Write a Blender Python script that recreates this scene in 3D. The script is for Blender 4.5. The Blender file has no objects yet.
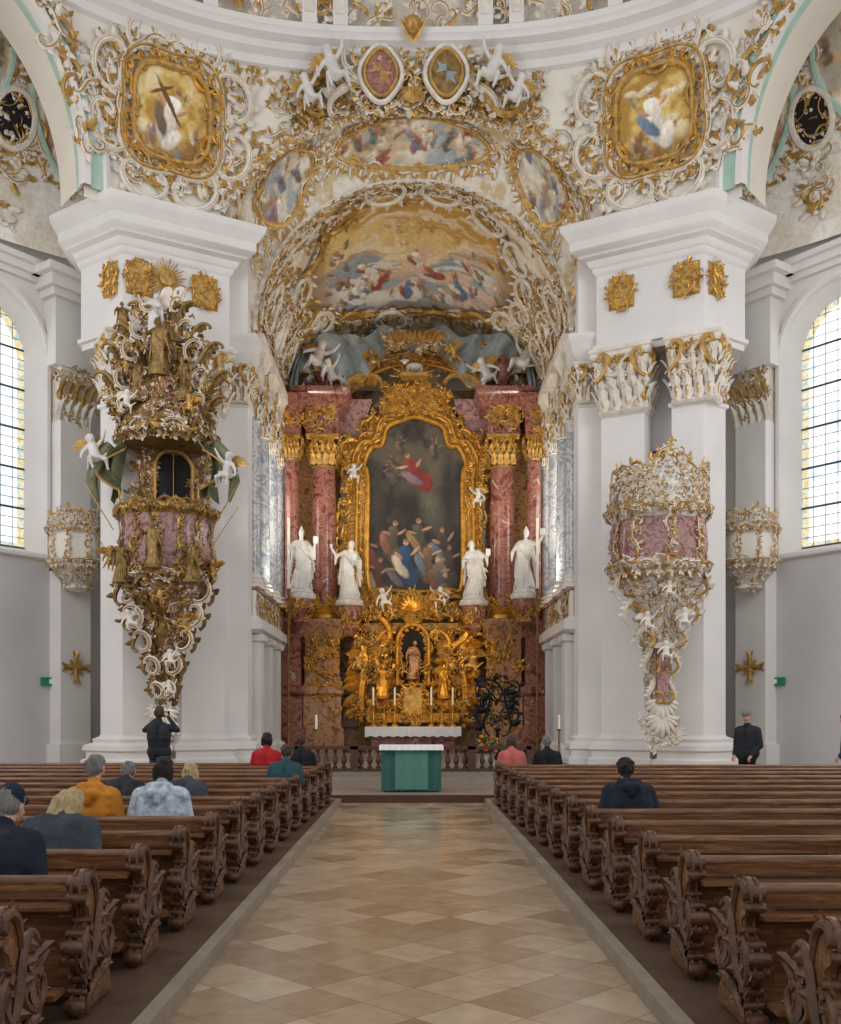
import bpy, math, random, numpy as np
from mathutils import Vector, Matrix
R=random.Random(7)
pi=math.pi
sc=bpy.context.scene
try: sc.view_settings.view_transform='Standard'
except Exception: pass
def lin(c):
    if isinstance(c,str): c=[int(c[i:i+2],16)/255 for i in (0,2,4)]
    return tuple(x/12.92 if x<=.04045 else ((x+.055)/1.055)**2.4 for x in c[:3])
# ---------------------------------------------------------------- materials
M={}
def newmat(name):
    m=bpy.data.materials.new(name);m.use_nodes=True;nt=m.node_tree
    b=nt.nodes['Principled BSDF'];M[name]=m
    return m,nt,b
def node(nt,t,**k):
    n=nt.nodes.new(t)
    for a,v in k.items(): setattr(n,a,v)
    return n
def ramp(nt,fac,stops):
    r=nt.nodes.new('ShaderNodeValToRGB');e=r.color_ramp.elements
    while len(e)<len(stops): e.new(.5)
    for i,(p,c) in enumerate(stops):
        e[i].position=p;e[i].color=(*lin(c),1)
    nt.links.new(fac,r.inputs[0]);return r.outputs[0]
def pos(nt,scale=(1,1,1),rot=(0,0,0)):
    g=nt.nodes.new('ShaderNodeNewGeometry');mp=nt.nodes.new('ShaderNodeMapping')
    mp.inputs['Scale'].default_value=scale;mp.inputs['Rotation'].default_value=rot
    nt.links.new(g.outputs['Position'],mp.inputs[0]);return mp.outputs[0]
def noise(nt,vec,scale,detail=4,rough=.55,dist=0):
    n=nt.nodes.new('ShaderNodeTexNoise');n.inputs['Scale'].default_value=scale;n.inputs['Detail'].default_value=detail
    n.inputs['Roughness'].default_value=rough;n.inputs['Distortion'].default_value=dist
    nt.links.new(vec,n.inputs['Vector']);return n.outputs[0]
def bump(nt,b,h,s,d=.02):
    n=nt.nodes.new('ShaderNodeBump');n.inputs['Strength'].default_value=s;n.inputs['Distance'].default_value=d
    nt.links.new(h,n.inputs['Height']);nt.links.new(n.outputs[0],b.inputs['Normal'])
def simple(name,c1,c2=None,rough=.6,metal=0,scale=3,bs=.15,spec=.5,sc3=(1,1,1),dist=0,bscale=None):
    m,nt,b=newmat(name);v=pos(nt,sc3);f=noise(nt,v,scale,5,.6,dist)
    c=ramp(nt,f,[(.3,c1),(.7,c2 or c1)]);nt.links.new(c,b.inputs['Base Color'])
    b.inputs['Roughness'].default_value=rough;b.inputs['Metallic'].default_value=metal
    b.inputs['Specular IOR Level'].default_value=spec
    if bs: bump(nt,b,noise(nt,v,bscale or scale*6,3),bs)
    return m
simple('plaster','D8D4D0','E4E0DC',.75,0,.6,.05,.3)
simple('plaster_warm','DBD4C6','E8E1D4',.75,0,.8,.08,.3)
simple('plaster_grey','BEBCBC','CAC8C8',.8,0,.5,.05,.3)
simple('stucco','CBC2B2','EBE4D8',.6,0,5,.2,.4)
simple('statue_white','C2BEB8','DEDAD4',.45,0,3,.1,.5)
simple('gold','8E6A3A','D2A85A',.38,.45,6,.35,.5)
simple('gold_dark','5E4524','A08048',.42,.45,6,.4,.5)
simple('gold_warm','A06820','E0A840',.34,.6,6,.35,.5)
simple('green_trim','9DBFAE','B8D2C4',.6,0,3,.1)
simple('dark','14100E','221A16',.9,0,3,0)
simple('wood_dark','3A2317','5A3826',.45,0,4,.2,.5,(1,1,8))
simple('drape_green','46563F','84835F',.6,0,5,.2)
simple('drape_blue','76868E','B6BEBC',.7,0,2,.2)
simple('cloth_white','E8E6E2','F4F2EE',.85,0,5,.1)
simple('cloth_green','2B5550','3A6A62',.85,0,30,.15)
simple('cloth_green_light','4A7C70','5D8B7C',.85,0,30,.15)
simple('iron','18181A','26262A',.5,.6,8,.1)
simple('flower_orange','C8571E','E89A3C',.7,0,20,.2)
simple('leaf_green','2F4A22','4F6B35',.7,0,20,.2)
simple('candle_wax','E6DECE','F0EADE',.5,0,5,0)
simple('candle_red','A02218','B83424',.4,0,5,0)
simple('lead','3A3E44','50545A',.6,.3,5,0)
simple('sign_green','0E7A4A','118A55',.5,0,5,0)
simple('stone_edge','857A6A','9A8D7C',.5,0,5,.1)
simple('carpet','7C7064','8E8274',.6,0,10,.2)
simple('parquet_dark','4A372A','604A38',.5,0,4,.1)
def marble(name,stops,scale=1.2,rough=.2,sc3=(1,1,1),dist=1.6):
    m,nt,b=newmat(name);v=pos(nt,sc3);f=noise(nt,v,scale,8,.68,dist)
    c=ramp(nt,f,stops);nt.links.new(c,b.inputs['Base Color']);b.inputs['Roughness'].default_value=rough
marble('marble_red',[(.3,'4A221C'),(.42,'7E3E32'),(.5,'AA7460'),(.56,'6C3430'),(.66,'D0B2A0')],1.8)
marble('marble_orange',[(.3,'4A3222'),(.43,'8A5A34'),(.52,'BE9062'),(.6,'7A5234'),(.7,'A0968A')],2.2)
marble('marble_blue',[(.3,'66727E'),(.42,'A0A8B0'),(.5,'D8D6D2'),(.57,'88939E'),(.68,'E8E4DC')],1.6)
marble('marble_pink',[(.3,'5E3A38'),(.45,'8A5A56'),(.55,'B08E86'),(.65,'74484C')],3.2)
m,nt,b=newmat('pew_wood')
v2=pos(nt,(1.2,14,14));f=noise(nt,v2,2.2,6,.65,.6)
c=ramp(nt,f,[(.28,'44291A'),(.5,'704A2E'),(.75,'A07852')]);nt.links.new(c,b.inputs['Base Color'])
b.inputs['Roughness'].default_value=.28;bump(nt,b,f,.15)
simple('pew_carved','351E11','704A2E',.36,0,12,.3)
m,nt,b=newmat('floor_stone');v=pos(nt,(1/.44,1/.44,1),(0,0,pi/4))
fl=node(nt,'ShaderNodeVectorMath',operation='FLOOR');nt.links.new(v,fl.inputs[0])
sepf=nt.nodes.new('ShaderNodeSeparateXYZ');nt.links.new(fl.outputs[0],sepf.inputs[0])
cmb=nt.nodes.new('ShaderNodeCombineXYZ');nt.links.new(sepf.outputs[0],cmb.inputs[0]);nt.links.new(sepf.outputs[1],cmb.inputs[1])
wn=nt.nodes.new('ShaderNodeTexWhiteNoise');nt.links.new(cmb.outputs[0],wn.inputs['Vector'])
tc=ramp(nt,wn.outputs['Value'],[(0,'9C856C'),(.35,'AC967A'),(.65,'B8A288'),(1,'C6B398')])
nz=noise(nt,pos(nt,(1,1,1)),5,6,.6);tc2=ramp(nt,nz,[(.3,'C9C2B6'),(.7,'FFFFFF')])
mx=node(nt,'ShaderNodeMix',data_type='RGBA',blend_type='MULTIPLY');mx.inputs[0].default_value=.6
nt.links.new(tc,mx.inputs[6]);nt.links.new(tc2,mx.inputs[7])
fr=node(nt,'ShaderNodeVectorMath',operation='FRACTION');nt.links.new(v,fr.inputs[0])
sp=nt.nodes.new('ShaderNodeSeparateXYZ');nt.links.new(fr.outputs[0],sp.inputs[0])
mn=node(nt,'ShaderNodeMath',operation='MINIMUM');nt.links.new(sp.outputs[0],mn.inputs[0]);nt.links.new(sp.outputs[1],mn.inputs[1])
lt=node(nt,'ShaderNodeMath',operation='LESS_THAN');nt.links.new(mn.outputs[0],lt.inputs[0]);lt.inputs[1].default_value=.016
mg=node(nt,'ShaderNodeMix',data_type='RGBA');nt.links.new(lt.outputs[0],mg.inputs[0]);nt.links.new(mx.outputs[2],mg.inputs[6]);mg.inputs[7].default_value=(*lin('82705A'),1)
nt.links.new(mg.outputs[2],b.inputs['Base Color']);b.inputs['Roughness'].default_value=.2
bump(nt,b,nz,.04)
def paintmat(name,rough,warm=0):
    m,nt,b=newmat(name);a=nt.nodes.new('ShaderNodeAttribute');a.attribute_name='Col'
    nz=noise(nt,pos(nt),7,7,.7,.8);c=ramp(nt,nz,[(.3,'D2C9BC'),(.6,'FFFFFF')])
    mx=node(nt,'ShaderNodeMix',data_type='RGBA',blend_type='MULTIPLY');mx.inputs[0].default_value=.7
    nt.links.new(a.outputs['Color'],mx.inputs[6]);nt.links.new(c,mx.inputs[7])
    nt.links.new(mx.outputs[2],b.inputs['Base Color']);b.inputs['Roughness'].default_value=rough
paintmat('fresco',.8);paintmat('oil_painting',.35)
m,nt,b=newmat('window_glass');v=pos(nt,(1,1,1))
c=ramp(nt,noise(nt,v,1.4,3),[(.35,'C8DAEA'),(.5,'EFF4F8'),(.7,'F4F0E2')])
nt.links.new(c,b.inputs['Base Color']);nt.links.new(c,b.inputs['Emission Color']);b.inputs['Emission Strength'].default_value=1.05
b.inputs['Roughness'].default_value=.3
m,nt,b=newmat('window_border');nt.links.new(ramp(nt,noise(nt,pos(nt),6,3),[(.4,'D8C48A'),(.5,'E6E2C8'),(.6,'A8C0C0')]),b.inputs['Base Color'])
nt.links.new(b.inputs['Base Color'].links[0].from_socket,b.inputs['Emission Color']);b.inputs['Emission Strength'].default_value=.7
# ---------------------------------------------------------------- mesh builder
class MB:
    def __init__(s,mp=None): s.v=[];s.f=[];s.m=[];s.n=0;s.map=mp
    def add(s,vs,fs,m):
        a=np.asarray(vs,float).reshape(-1,3)
        if s.map is not None: a=s.map(a)
        b=s.n;s.v.append(a);s.n+=len(a)
        s.f.extend([tuple(i+b for i in f) for f in fs]);s.m.extend([m]*len(fs))
    def make(s,name,parent=None,loc=None,sharp=40):
        me=bpy.data.meshes.new(name)
        V=np.concatenate(s.v) if s.v else np.zeros((0,3))
        me.from_pydata(V.tolist(),[],s.f)
        keys=sorted(set(s.m));ix={k:i for i,k in enumerate(keys)}
        for k in keys: me.materials.append(M[k])
        me.polygons.foreach_set('material_index',[ix[k] for k in s.m])
        me.polygons.foreach_set('use_smooth',[True]*len(s.f))
        try: me.set_sharp_from_angle(angle=math.radians(sharp))
        except Exception: pass
        me.update()
        return link(name,me,parent,loc)
def link(name,me,parent=None,loc=None):
    o=bpy.data.objects.new(name,me);sc.collection.objects.link(o)
    if parent: o.parent=parent
    if loc is not None: o.location=loc
    return o
def empty(name):
    o=bpy.data.objects.new(name,None);sc.collection.objects.link(o);return o
def comp(*fs):
    def g(P):
        for f in fs:
            if f is not None: P=f(P)
        return P
    return g
def mir(sx): return lambda P:P*np.array([sx,1,1.])
def M_face(o,d,n):
    o=np.array([o[0],o[1],0.]);d=np.array([d[0],d[1],0.]);d/=np.linalg.norm(d);n=np.array([n[0],n[1],0.]);n/=np.linalg.norm(n)
    return lambda P:o+P[:,:1]*d+P[:,2:3]*n+P[:,1:2]*np.array([0,0,1.])
def gridf(n,m,wrap=False):
    fs=[]
    for i in range(n-1):
        for j in range(m-1 if not wrap else m):
            k=(j+1)%m;fs.append((i*m+j,i*m+k,(i+1)*m+k,(i+1)*m+j))
    return fs
def box(mb,x0,x1,y0,y1,z0,z1,m):
    v=[(x,y,z) for z in (z0,z1) for y in (y0,y1) for x in (x0,x1)]
    mb.add(v,[(0,2,3,1),(4,5,7,6),(0,1,5,4),(2,6,7,3),(0,4,6,2),(1,3,7,5)],m)
def tube(mb,pts,rad,m,sides=6,ref=None,flat=1.0):
    P=np.asarray(pts,float);n=len(P);rad=np.broadcast_to(np.asarray(rad,float),(n,))
    T=np.gradient(P,axis=0);T/=np.linalg.norm(T,axis=1)[:,None]+1e-9
    if ref is not None:
        up=np.tile(np.array(ref,float),(n,1));S=np.cross(T,up);S/=np.linalg.norm(S,axis=1)[:,None]+1e-9;U=np.cross(S,T)
    else:
        S=np.zeros((n,3));a=np.array([0,0,1.]) if abs(T[0][2])<.9 else np.array([1.,0,0])
        for i in range(n):
            u=a-T[i]*a.dot(T[i]);u/=np.linalg.norm(u)+1e-9;a=u;S[i]=u
        U=np.cross(T,S)
    an=np.arange(sides)*2*pi/sides
    V=P[:,None]+rad[:,None,None]*(np.cos(an)[None,:,None]*S[:,None]+flat*np.sin(an)[None,:,None]*U[:,None])
    fs=gridf(n,sides,True);fs.append(tuple(range(sides))[::-1]);fs.append(tuple((n-1)*sides+i for i in range(sides)))
    mb.add(V.reshape(-1,3),fs,m)
def lathe(mb,cx,cy,prof,m,seg=24,lobes=0,amp=0,a0=0,a1=2*pi,sy=1):
    full=abs(a1-a0-2*pi)<1e-6
    an=np.linspace(a0,a1,seg+(0 if full else 1),endpoint=not full)
    V=[]
    for r,z in prof:
        rr=r*(1+amp*np.cos(lobes*an)) if lobes else r*np.ones_like(an)
        V.append(np.stack([cx+rr*np.sin(an),cy-sy*rr*np.cos(an),np.full_like(an,z)],1))
    V=np.concatenate(V);k=len(an);fs=gridf(len(prof),k,full)
    if prof[0][0]>.001: fs.append(tuple(range(k)))
    if prof[-1][0]>.001: fs.append(tuple((len(prof)-1)*k+i for i in range(k)))
    mb.add(V,fs,m)
def offset(poly,d):
    n=len(poly);out=[]
    for i in range(n):
        p0=np.array(poly[i-1]);p1=np.array(poly[i]);p2=np.array(poly[(i+1)%n])
        a=p1-p0;a=a/np.linalg.norm(a);b=p2-p1;b=b/np.linalg.norm(b)
        na=np.array([a[1],-a[0]]);nb=np.array([b[1],-b[0]])
        k=na+nb;k=k/max(.35,(1+na.dot(nb)));out.append(p1+k*d)
    return out
def mold(mb,poly,prof,m):
    V=[];n=len(poly)
    for o,z in prof:
        for p in offset(poly,o): V.append((p[0],p[1],z))
    fs=gridf(len(prof),n,True);fs.append(tuple(range(n))[::-1]);fs.append(tuple((len(prof)-1)*n+i for i in range(n)))
    mb.add(V,fs,m)
def sphere(mb,c,r,m,seg=10,ring=7,s=(1,1,1)):
    pr=[(max(r*math.sin(pi*i/ring),1e-4),-r*math.cos(pi*i/ring)) for i in range(ring+1)]
    V=[]
    for rr,z in pr:
        for j in range(seg):
            a=2*pi*j/seg;V.append((c[0]+rr*math.cos(a)*s[0],c[1]+rr*math.sin(a)*s[1],c[2]+z*s[2]))
    mb.add(V,gridf(ring+1,seg,True),m)
def catmull(p,n=6,closed=False):
    p=[np.array(q,float) for q in p];N=len(p);out=[]
    rg=range(N if closed else N-1)
    for i in rg:
        a=p[i-1] if (closed or i>0) else p[0];b=p[i];c=p[(i+1)%N];d=p[(i+2)%N] if (closed or i+2<N) else p[-1]
        for k in range(n):
            t=k/n;out.append(.5*((2*b)+(c-a)*t+(2*a-5*b+4*c-d)*t*t+(-a+3*b-3*c+d)*t**3))
    if not closed: out.append(p[-1])
    return np.array(out)
# ---------------------------------------------------------------- rococo vocabulary, drawn in (u,v,w)
def mkstroke(km,ka,kb,p=4,n=17):
    s=np.linspace(0,1,n);k=km+ka*(1-s)**p+kb*s**p
    th=np.concatenate([[0],np.cumsum((k[1:]+k[:-1])/2/(n-1))]);xy=np.cumsum(np.stack([np.cos(th),np.sin(th)],1),0)/n
    c=xy-(xy.max(0)+xy.min(0))/2
    d=xy[n//2+1]-xy[n//2-1];a=-math.atan2(d[1],d[0]);c=c@np.array([[math.cos(a),math.sin(a)],[-math.sin(a),math.cos(a)]])
    return c/(c.max(0)-c.min(0)).max()
STR={'C':mkstroke(2.2,13,13),'S':mkstroke(.0,12,-12),'G':mkstroke(1,0,20,3),'J':mkstroke(1.2,0,11,3)}
def leaf(mb,cx,cy,ang,L,wd,m,curl=.35,w=0.,n=5):
    V=[];c,s=math.cos(ang),math.sin(ang)
    for i in range(n):
        t=i/(n-1);a=L*(t-.2*curl*t*t);f=wd*(.35+.65*math.sin(pi*t**.8)) if i<n-1 else wd*.08
        h=w+.02*L+curl*L*t*t
        for k in (-1,0,1):
            x=a;y=k*f*.5*(1+.3*math.sin(9*t));V.append((cx+x*c-y*s,cy+x*s+y*c,h+(.14*wd if k==0 else -.08*wd)))
    mb.add(V,gridf(n,3),m)
def stroke(mb,kind,cx,cy,ang,size,r,m,flip=1,w=0.,sides=4,raf=3,bold=False):
    P=STR[kind]*size;P=P*np.array([1,flip]);c,s=math.cos(ang),math.sin(ang)
    X=cx+P[:,0]*c-P[:,1]*s;Y=cy+P[:,0]*s+P[:,1]*c;n=len(P);t=np.linspace(0,1,n)
    r=r*1.05
    rad=r*(.4+.75*np.sin(pi*t)**.9);rad[-1]=r*.8;rad[-2]=r*.65
    if kind in 'CS': rad[0]=r*.8;rad[1]=r*.65
    tube(mb,np.stack([X,Y,w+rad*.4],1),rad,m,6 if bold else sides,ref=(0,0,1),flat=.95 if bold else .65)
    if m=='stucco' and r>.012: tube(mb,np.stack([X,Y,w+rad*.95],1),rad*.42,'gold',3,ref=(0,0,1))
    for j in range(raf):
        i=int(n*(.25+.5*j/max(1,raf-1)));i=min(n-2,max(1,i));dx,dy=X[i+1]-X[i-1],Y[i+1]-Y[i-1];a=math.atan2(-dx*flip,dy*flip)
        leaf(mb,X[i],Y[i],a+.45,size*.26,size*.17,m,.3,w,4)
def shell(mb,cx,cy,ang,L,m,n=7,spread=1.1,w=0):
    for i in range(n):
        a=ang+spread*(i/(n-1)-.5)*2;l=L*(1-.25*abs(i/(n-1)-.5)*2);t=np.linspace(0,1,5)
        P=np.stack([cx+np.cos(a)*l*t,cy+np.sin(a)*l*t,w+.1*L*np.sin(pi*t)+.05*L],1)
        tube(mb,P,L*np.array([.03,.07,.11,.14,.05]),m,5,ref=(0,0,1))
def rocaille(mb,cx,cy,size,ang,ms,rng=R,w=0,dens=1):
    m=lambda:ms[rng.randrange(len(ms))]
    k=rng.choice([1,-1])
    for i in range(int(2*dens)+1):
        a=ang+rng.uniform(-.7,.7)+i*2.2;d=size*rng.uniform(.1,.35)
        stroke(mb,rng.choice('CCSSGJ'),cx+math.cos(a)*d,cy+math.sin(a)*d,a+rng.uniform(-1,1),size*rng.uniform(.4,.8),size*.05,m(),k,w)
    for i in range(int(6*dens)):
        a=ang+rng.uniform(-pi,pi);d=size*rng.uniform(.05,.4)
        leaf(mb,cx+math.cos(a)*d,cy+math.sin(a)*d,a+rng.uniform(-.6,.6),size*rng.uniform(.25,.42),size*rng.uniform(.16,.26),m(),rng.uniform(.1,.4),w)
    if rng.random()<.35*dens: shell(mb,cx,cy,ang+pi/2,size*.3,m(),5,.9,w)
def along(mb,pts,size,ms,rng=R,w=0,closed=True,out=1,leafs=2,kinds='CS',r=.055):
    P=np.asarray(pts,float);
    if closed: P=np.vstack([P,P[:1]])
    D=np.linalg.norm(np.diff(P,axis=0),axis=1);S=np.concatenate([[0],np.cumsum(D)]);n=max(2,int(S[-1]/(size*.72)))
    for i in range(n):
        s=(i+.5)/n*S[-1];x=np.interp(s,S,P[:,0]);y=np.interp(s,S,P[:,1]);x2=np.interp(s+.01,S,P[:,0]);y2=np.interp(s+.01,S,P[:,1])
        a=math.atan2(y2-y,x2-x);nx,ny=math.sin(a)*out,-math.cos(a)*out;m=ms[i%len(ms)]
        sz=size*rng.uniform(.85,1.15);stroke(mb,rng.choice(kinds),x,y,a+rng.uniform(-.25,.25),sz,size*r,m,rng.choice([-1,1]),w)
        for k in range(leafs):
            b=math.atan2(ny,nx)+rng.uniform(-.9,.9);leaf(mb,x+nx*size*.12,y+ny*size*.12,b,size*rng.uniform(.3,.55),size*.24,ms[(i+k+1)%len(ms)],rng.uniform(.1,.35),w)
def oval(cx,cy,a,b,n=40,wob=.07,k=4,ph=0.):
    t=np.linspace(0,2*pi,n,endpoint=False);r=1+wob*np.cos(k*t+ph)
    return np.stack([cx+a*r*np.cos(t),cy+b*r*np.sin(t)],1)
def ring(mb,o,w,r,m,sides=6):
    tube(mb,np.column_stack([np.vstack([o,o[:1]]),np.full(len(o)+1,w)]),r,m,sides,ref=(0,0,1))
# ---------------------------------------------------------------- painting helpers
_T={}
def vn(x,y,seed):
    T=_T.setdefault(seed,np.random.RandomState(seed).rand(64,64))
    xi=np.floor(x).astype(int);yi=np.floor(y).astype(int);fx=x-xi;fy=y-yi;fx=fx*fx*(3-2*fx);fy=fy*fy*(3-2*fy)
    g=lambda a,b:T[a%64,b%64]
    return (g(xi,yi)*(1-fx)+g(xi+1,yi)*fx)*(1-fy)+(g(xi,yi+1)*(1-fx)+g(xi+1,yi+1)*fx)*fy
def fbm(x,y,seed,o=4):
    r=0;a=.5;t=0
    for i in range(o): r=r+a*vn(x*2**i,y*2**i,seed+i);t+=a;a*=.55
    return r/t
def L3(c): return np.array(lin(c))
def mixc(A,B,t): t=np.clip(t,0,1)[...,None];return A*(1-t)+B*t
def sm(x,a,b): t=np.clip((x-a)/(b-a),0,1);return t*t*(3-2*t)
def warp(U,V,k,amt,seed=400): return U+amt*(fbm(U*k,V*k,seed)-.5)*2,V+amt*(fbm(U*k+7,V*k+3,seed+20)-.5)*2
class Painter:
    """paints figures with folds on warped coordinates"""
    def __init__(s,U,V,col,k=1.5,amt=.12):
        s.U,s.V=warp(U,V,k,amt);s.col=col;s.fold=.72+.56*fbm(s.U*9*k/1.5,s.V*4*k/1.5,333,3)
    def blob(s,cu,cv,a,b,ang,c,soft=4,al=1.):
        du=s.U-cu;dv=s.V-cv
        x=du*math.cos(ang)+dv*math.sin(ang);y=-du*math.sin(ang)+dv*math.cos(ang)
        d=np.sqrt((x/a)**2+(y/b)**2);sh=(1.05+.3*np.clip(y/b,-1,1)-.15*np.clip(x/a,-1,1))*s.fold
        s.col=mixc(s.col,np.asarray(c)*sh[...,None],np.clip((1-d)*soft,0,1)*al)
    def fig(s,cu,cv,h,rng,robe=None,dim=1.,al=.9,lean=None):
        c=L3(robe or rng.choice(ROBES))*dim;c2=L3(rng.choice(ROBES))*dim;fl=L3('CFA080')*dim;a=rng.uniform(-.9,.9) if lean is None else lean
        ux,uy=-math.sin(a),math.cos(a);vx,vy=uy,-ux
        P=lambda p,q:(cu+h*(vx*p+ux*q),cv+h*(vy*p+uy*q))
        s.blob(*P(0,-.32),h*.2,h*.3,a+.25,c*.75,4,al);s.blob(*P(.1,-.45),h*.12,h*.22,a-.5,c*.9,4,al);s.blob(*P(-.14,-.2),h*.1,h*.3,a+.5,c2,4,al)
        s.blob(*P(0,0),h*.14,h*.24,a,c,4,al);s.blob(*P(-.05,.1),h*.08,h*.12,a+.3,c*1.3,4,al*.8)
        k=rng.choice([-1,1]);s.blob(*P(k*.2,.1),h*.14,h*.035,a+k*rng.uniform(.2,.9),fl,5,al);s.blob(*P(-k*.15,.02),h*.12,h*.035,a-k*rng.uniform(.2,.9),fl*.85,5,al)
        s.blob(*P(.02,.27),h*.055,h*.07,a,fl*1.05,6,al);s.blob(*P(.02,.31),h*.055,h*.045,a,L3('5A4030')*dim,5,al*.7)
ROBES=['9C5648','6F8094','D8CBB0','B08C5A','8A7480','75634E','E0D6C4','66787A','A9705A','C9B58E']
def sky_paint(U,V,seed,s=1.,warm=.5):
    U,V=warp(U*s,V*s,.8,.7,seed+50)
    f=fbm(U,V,seed);g=fbm(U*1.7+9,V*1.7,seed+3)
    col=mixc(L3('D8CBAE')+0*U[...,None],L3('C9A666'),sm(f,.45,.65)*warm*1.3)
    col=mixc(col,L3('9AA8B0'),sm(g,.5,.62)*(1.2-warm));return mixc(col,L3('EEE7DA'),sm(g,.46,.34)*.8)
def painted(name,G,cols,mat='fresco',parent=None):
    n,m=G.shape[:2];me=bpy.data.meshes.new(name);me.from_pydata(G.reshape(-1,3).tolist(),[],gridf(n,m))
    at=me.color_attributes.new('Col','FLOAT_COLOR','POINT');c=np.ones((n*m,4),np.float32);c[:,:3]=np.clip(cols.reshape(-1,3),0,1)
    at.data.foreach_set('color',c.ravel());me.materials.append(M[mat]);me.polygons.foreach_set('use_smooth',[True]*len(me.polygons));me.update()
    return link(name,me,parent)
# ---------------------------------------------------------------- nave shell
xs=np.linspace(0,12.9,2000);ys=8+18.5*(1-(xs/13)**2.5)**.4
ss=np.concatenate([[0],np.cumsum(np.hypot(np.diff(xs),np.diff(ys)))])
tx=np.gradient(xs,ss);ty=np.gradient(ys,ss)
def M_shell(P):
    s=P[:,0];a=np.abs(s);z=P[:,1];w=P[:,2]+.06*np.clip(z-14.5,0,9)**1.3
    X=np.interp(a,ss,xs);Y=np.interp(a,ss,ys);TX=np.interp(a,ss,tx);TY=np.interp(a,ss,ty)
    nx,ny=TY,-TX
    return np.stack([np.sign(s+1e-12)*(X+nx*w),Y+ny*w,z],1)
CA=(5.35,13.2,4.35)
SA=(11.3,14.5,2.85,4.0)
TC=.34  # the arch leaves the entablature at this angle
PH=pi   # cartouche outline: rounded rectangle
def sidehole(s,z): return ((np.abs(s)-SA[0])/SA[2])**2+((z-SA[1])/SA[3])**2<1
def build_shell():
    S=np.arange(-16,16.01,.08);Z=np.linspace(14.2,19.0,61);V=[(s,z,0) for s in S for z in Z];fs=[]
    for q in gridf(len(S),len(Z)):
        a,c=q[0],q[2];sx=(V[a][0]+V[c][0])/2;z=(V[a][1]+V[c][1])/2
        if (sx/CA[0])**2+((z-CA[1])/CA[2])**2<1 or sidehole(sx,z): continue
        fs.append(q)
    mb=MB(M_shell);mb.add(V,fs,'plaster_warm')
    pr=[(0,18.35),(.12,18.4),(.12,18.6),(.3,18.7),(.34,18.85),(.55,18.92),(.57,19.02),(.62,19.06),(.62,19.2),(.3,19.26),(.1,19.3)]
    Sr=np.linspace(-17,17,180);mb.add([(s,z,w) for s in Sr for (w,z) in pr],gridf(180,len(pr)),'plaster')
    for cx,cz,a,b,n in [(0,CA[1],CA[0],CA[2],60)]+[(k*SA[0],SA[1],SA[2],SA[3],50) for k in(1,-1)]:
        t=np.linspace(-.02,pi+.02,n) if cx else np.linspace(TC,pi-TC,n)
        def st(pr,m): mb.add([(cx+(a+dr)*math.cos(q),cz+(b+dr)*math.sin(q),w) for q in t for dr,w in pr],gridf(n,len(pr)),m)
        if cx:
            st([(.6,-.01),(.6,.1),(.48,.16),(.42,.1)],'plaster');st([(.42,.1),(.1,.14)],'green_trim');st([(.1,.14),(.06,.22),(-.1,.22),(-.14,.1),(-.14,-.05)],'plaster')
            st([(-.1,0),(-.1,-.3)],'green_trim');st([(-.1,-.3),(-.1,-1.3)],'plaster_warm')
        else:
            st([(.16,-.01),(.16,.06),(.1,.1),(.04,.06),(-.04,.1),(-.1,.06),(-.1,-.06)],'stucco')
    for k in(1,-1):
        t=np.linspace(.2,pi-.1,44)
        along(mb,np.stack([k*SA[0]+(SA[2]+.45)*np.cos(t),SA[1]+(SA[3]+.4)*np.sin(t)],1),.6,['stucco','gold','stucco'],w=.12,closed=False)
        for sz,du,z in((1.0,-2.5,16.6),(1.0,-2.0,17.6),(.9,-2.75,15.5),(.8,-1.5,18.2)): rocaille(mb,k*(SA[0]+du),z,sz,0,['gold','stucco','stucco'],w=.2)
        cu=k*6.35
        ring(mb,oval(cu,16.75,1.06,1.2,60,.07,4,PH),.1,.08,'gold')
        along(mb,oval(cu,16.75,1.13,1.27,50,.06,4,PH),.55,['gold','gold','gold_warm'],w=.12,leafs=2,r=.08)
        ring(mb,oval(cu,16.75,1.4,1.55,60,.1,4,PH),.06,.1,'stucco');ring(mb,oval(cu,16.75,1.4,1.55,60,.1,4,PH),.15,.04,'gold')
        along(mb,oval(cu,16.75,1.48,1.62,50,.09,4,PH),.7,['stucco','gold','stucco'],w=.08,leafs=3,r=.06)
        for a_ in np.arange(0,2*pi,pi/4)+pi/8:
            stroke(mb,'C',cu+1.72*math.cos(a_),16.75+1.88*math.sin(a_),a_-pi/2,1.15,.075,'stucco',-1,.08,6,5,True)
        for dx,dz,a in[(-1.2,1.5,2.2),(1.2,1.5,.9),(-.9,-1.5,-2),(.9,-1.5,-1),(0,1.9,pi/2),(0,-1.9,-pi/2),(-1.5,0,pi),(1.5,0,0)]:
            rocaille(mb,cu+dx,16.75+dz*.92,.8,a,['stucco','gold','stucco'],w=.06)
        for i in range(30):
            u=R.uniform(3.2,8.6);z=R.uniform(17.2,18.25)
            if (u/CA[0])**2+((z-CA[1])/CA[2])**2>1.1 and ((u-6.35)/1.3)**2+((z-16.75)/1.4)**2>1: rocaille(mb,k*u,z,.5,R.uniform(0,6),['gold','stucco','stucco'],w=.02)
    t=np.linspace(.4,pi-.4,80)
    for dr,sz,ms,w in((.32,.6,['gold','stucco','gold'],.06),(-.02,.42,['gold','stucco','gold'],.14)):
        along(mb,np.stack([(CA[0]+dr)*np.cos(t),CA[1]+(CA[2]+dr)*np.sin(t)],1),sz,ms,w=w,closed=False,leafs=3,out=-1)
    for i in range(48):
        u=R.uniform(-3.1,3.1);rocaille(mb,u,18.15+R.uniform(-.5,.6)-abs(u)*.14,.6,R.uniform(0,6),['gold','gold_dark','stucco','gold'],w=.1)
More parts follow.
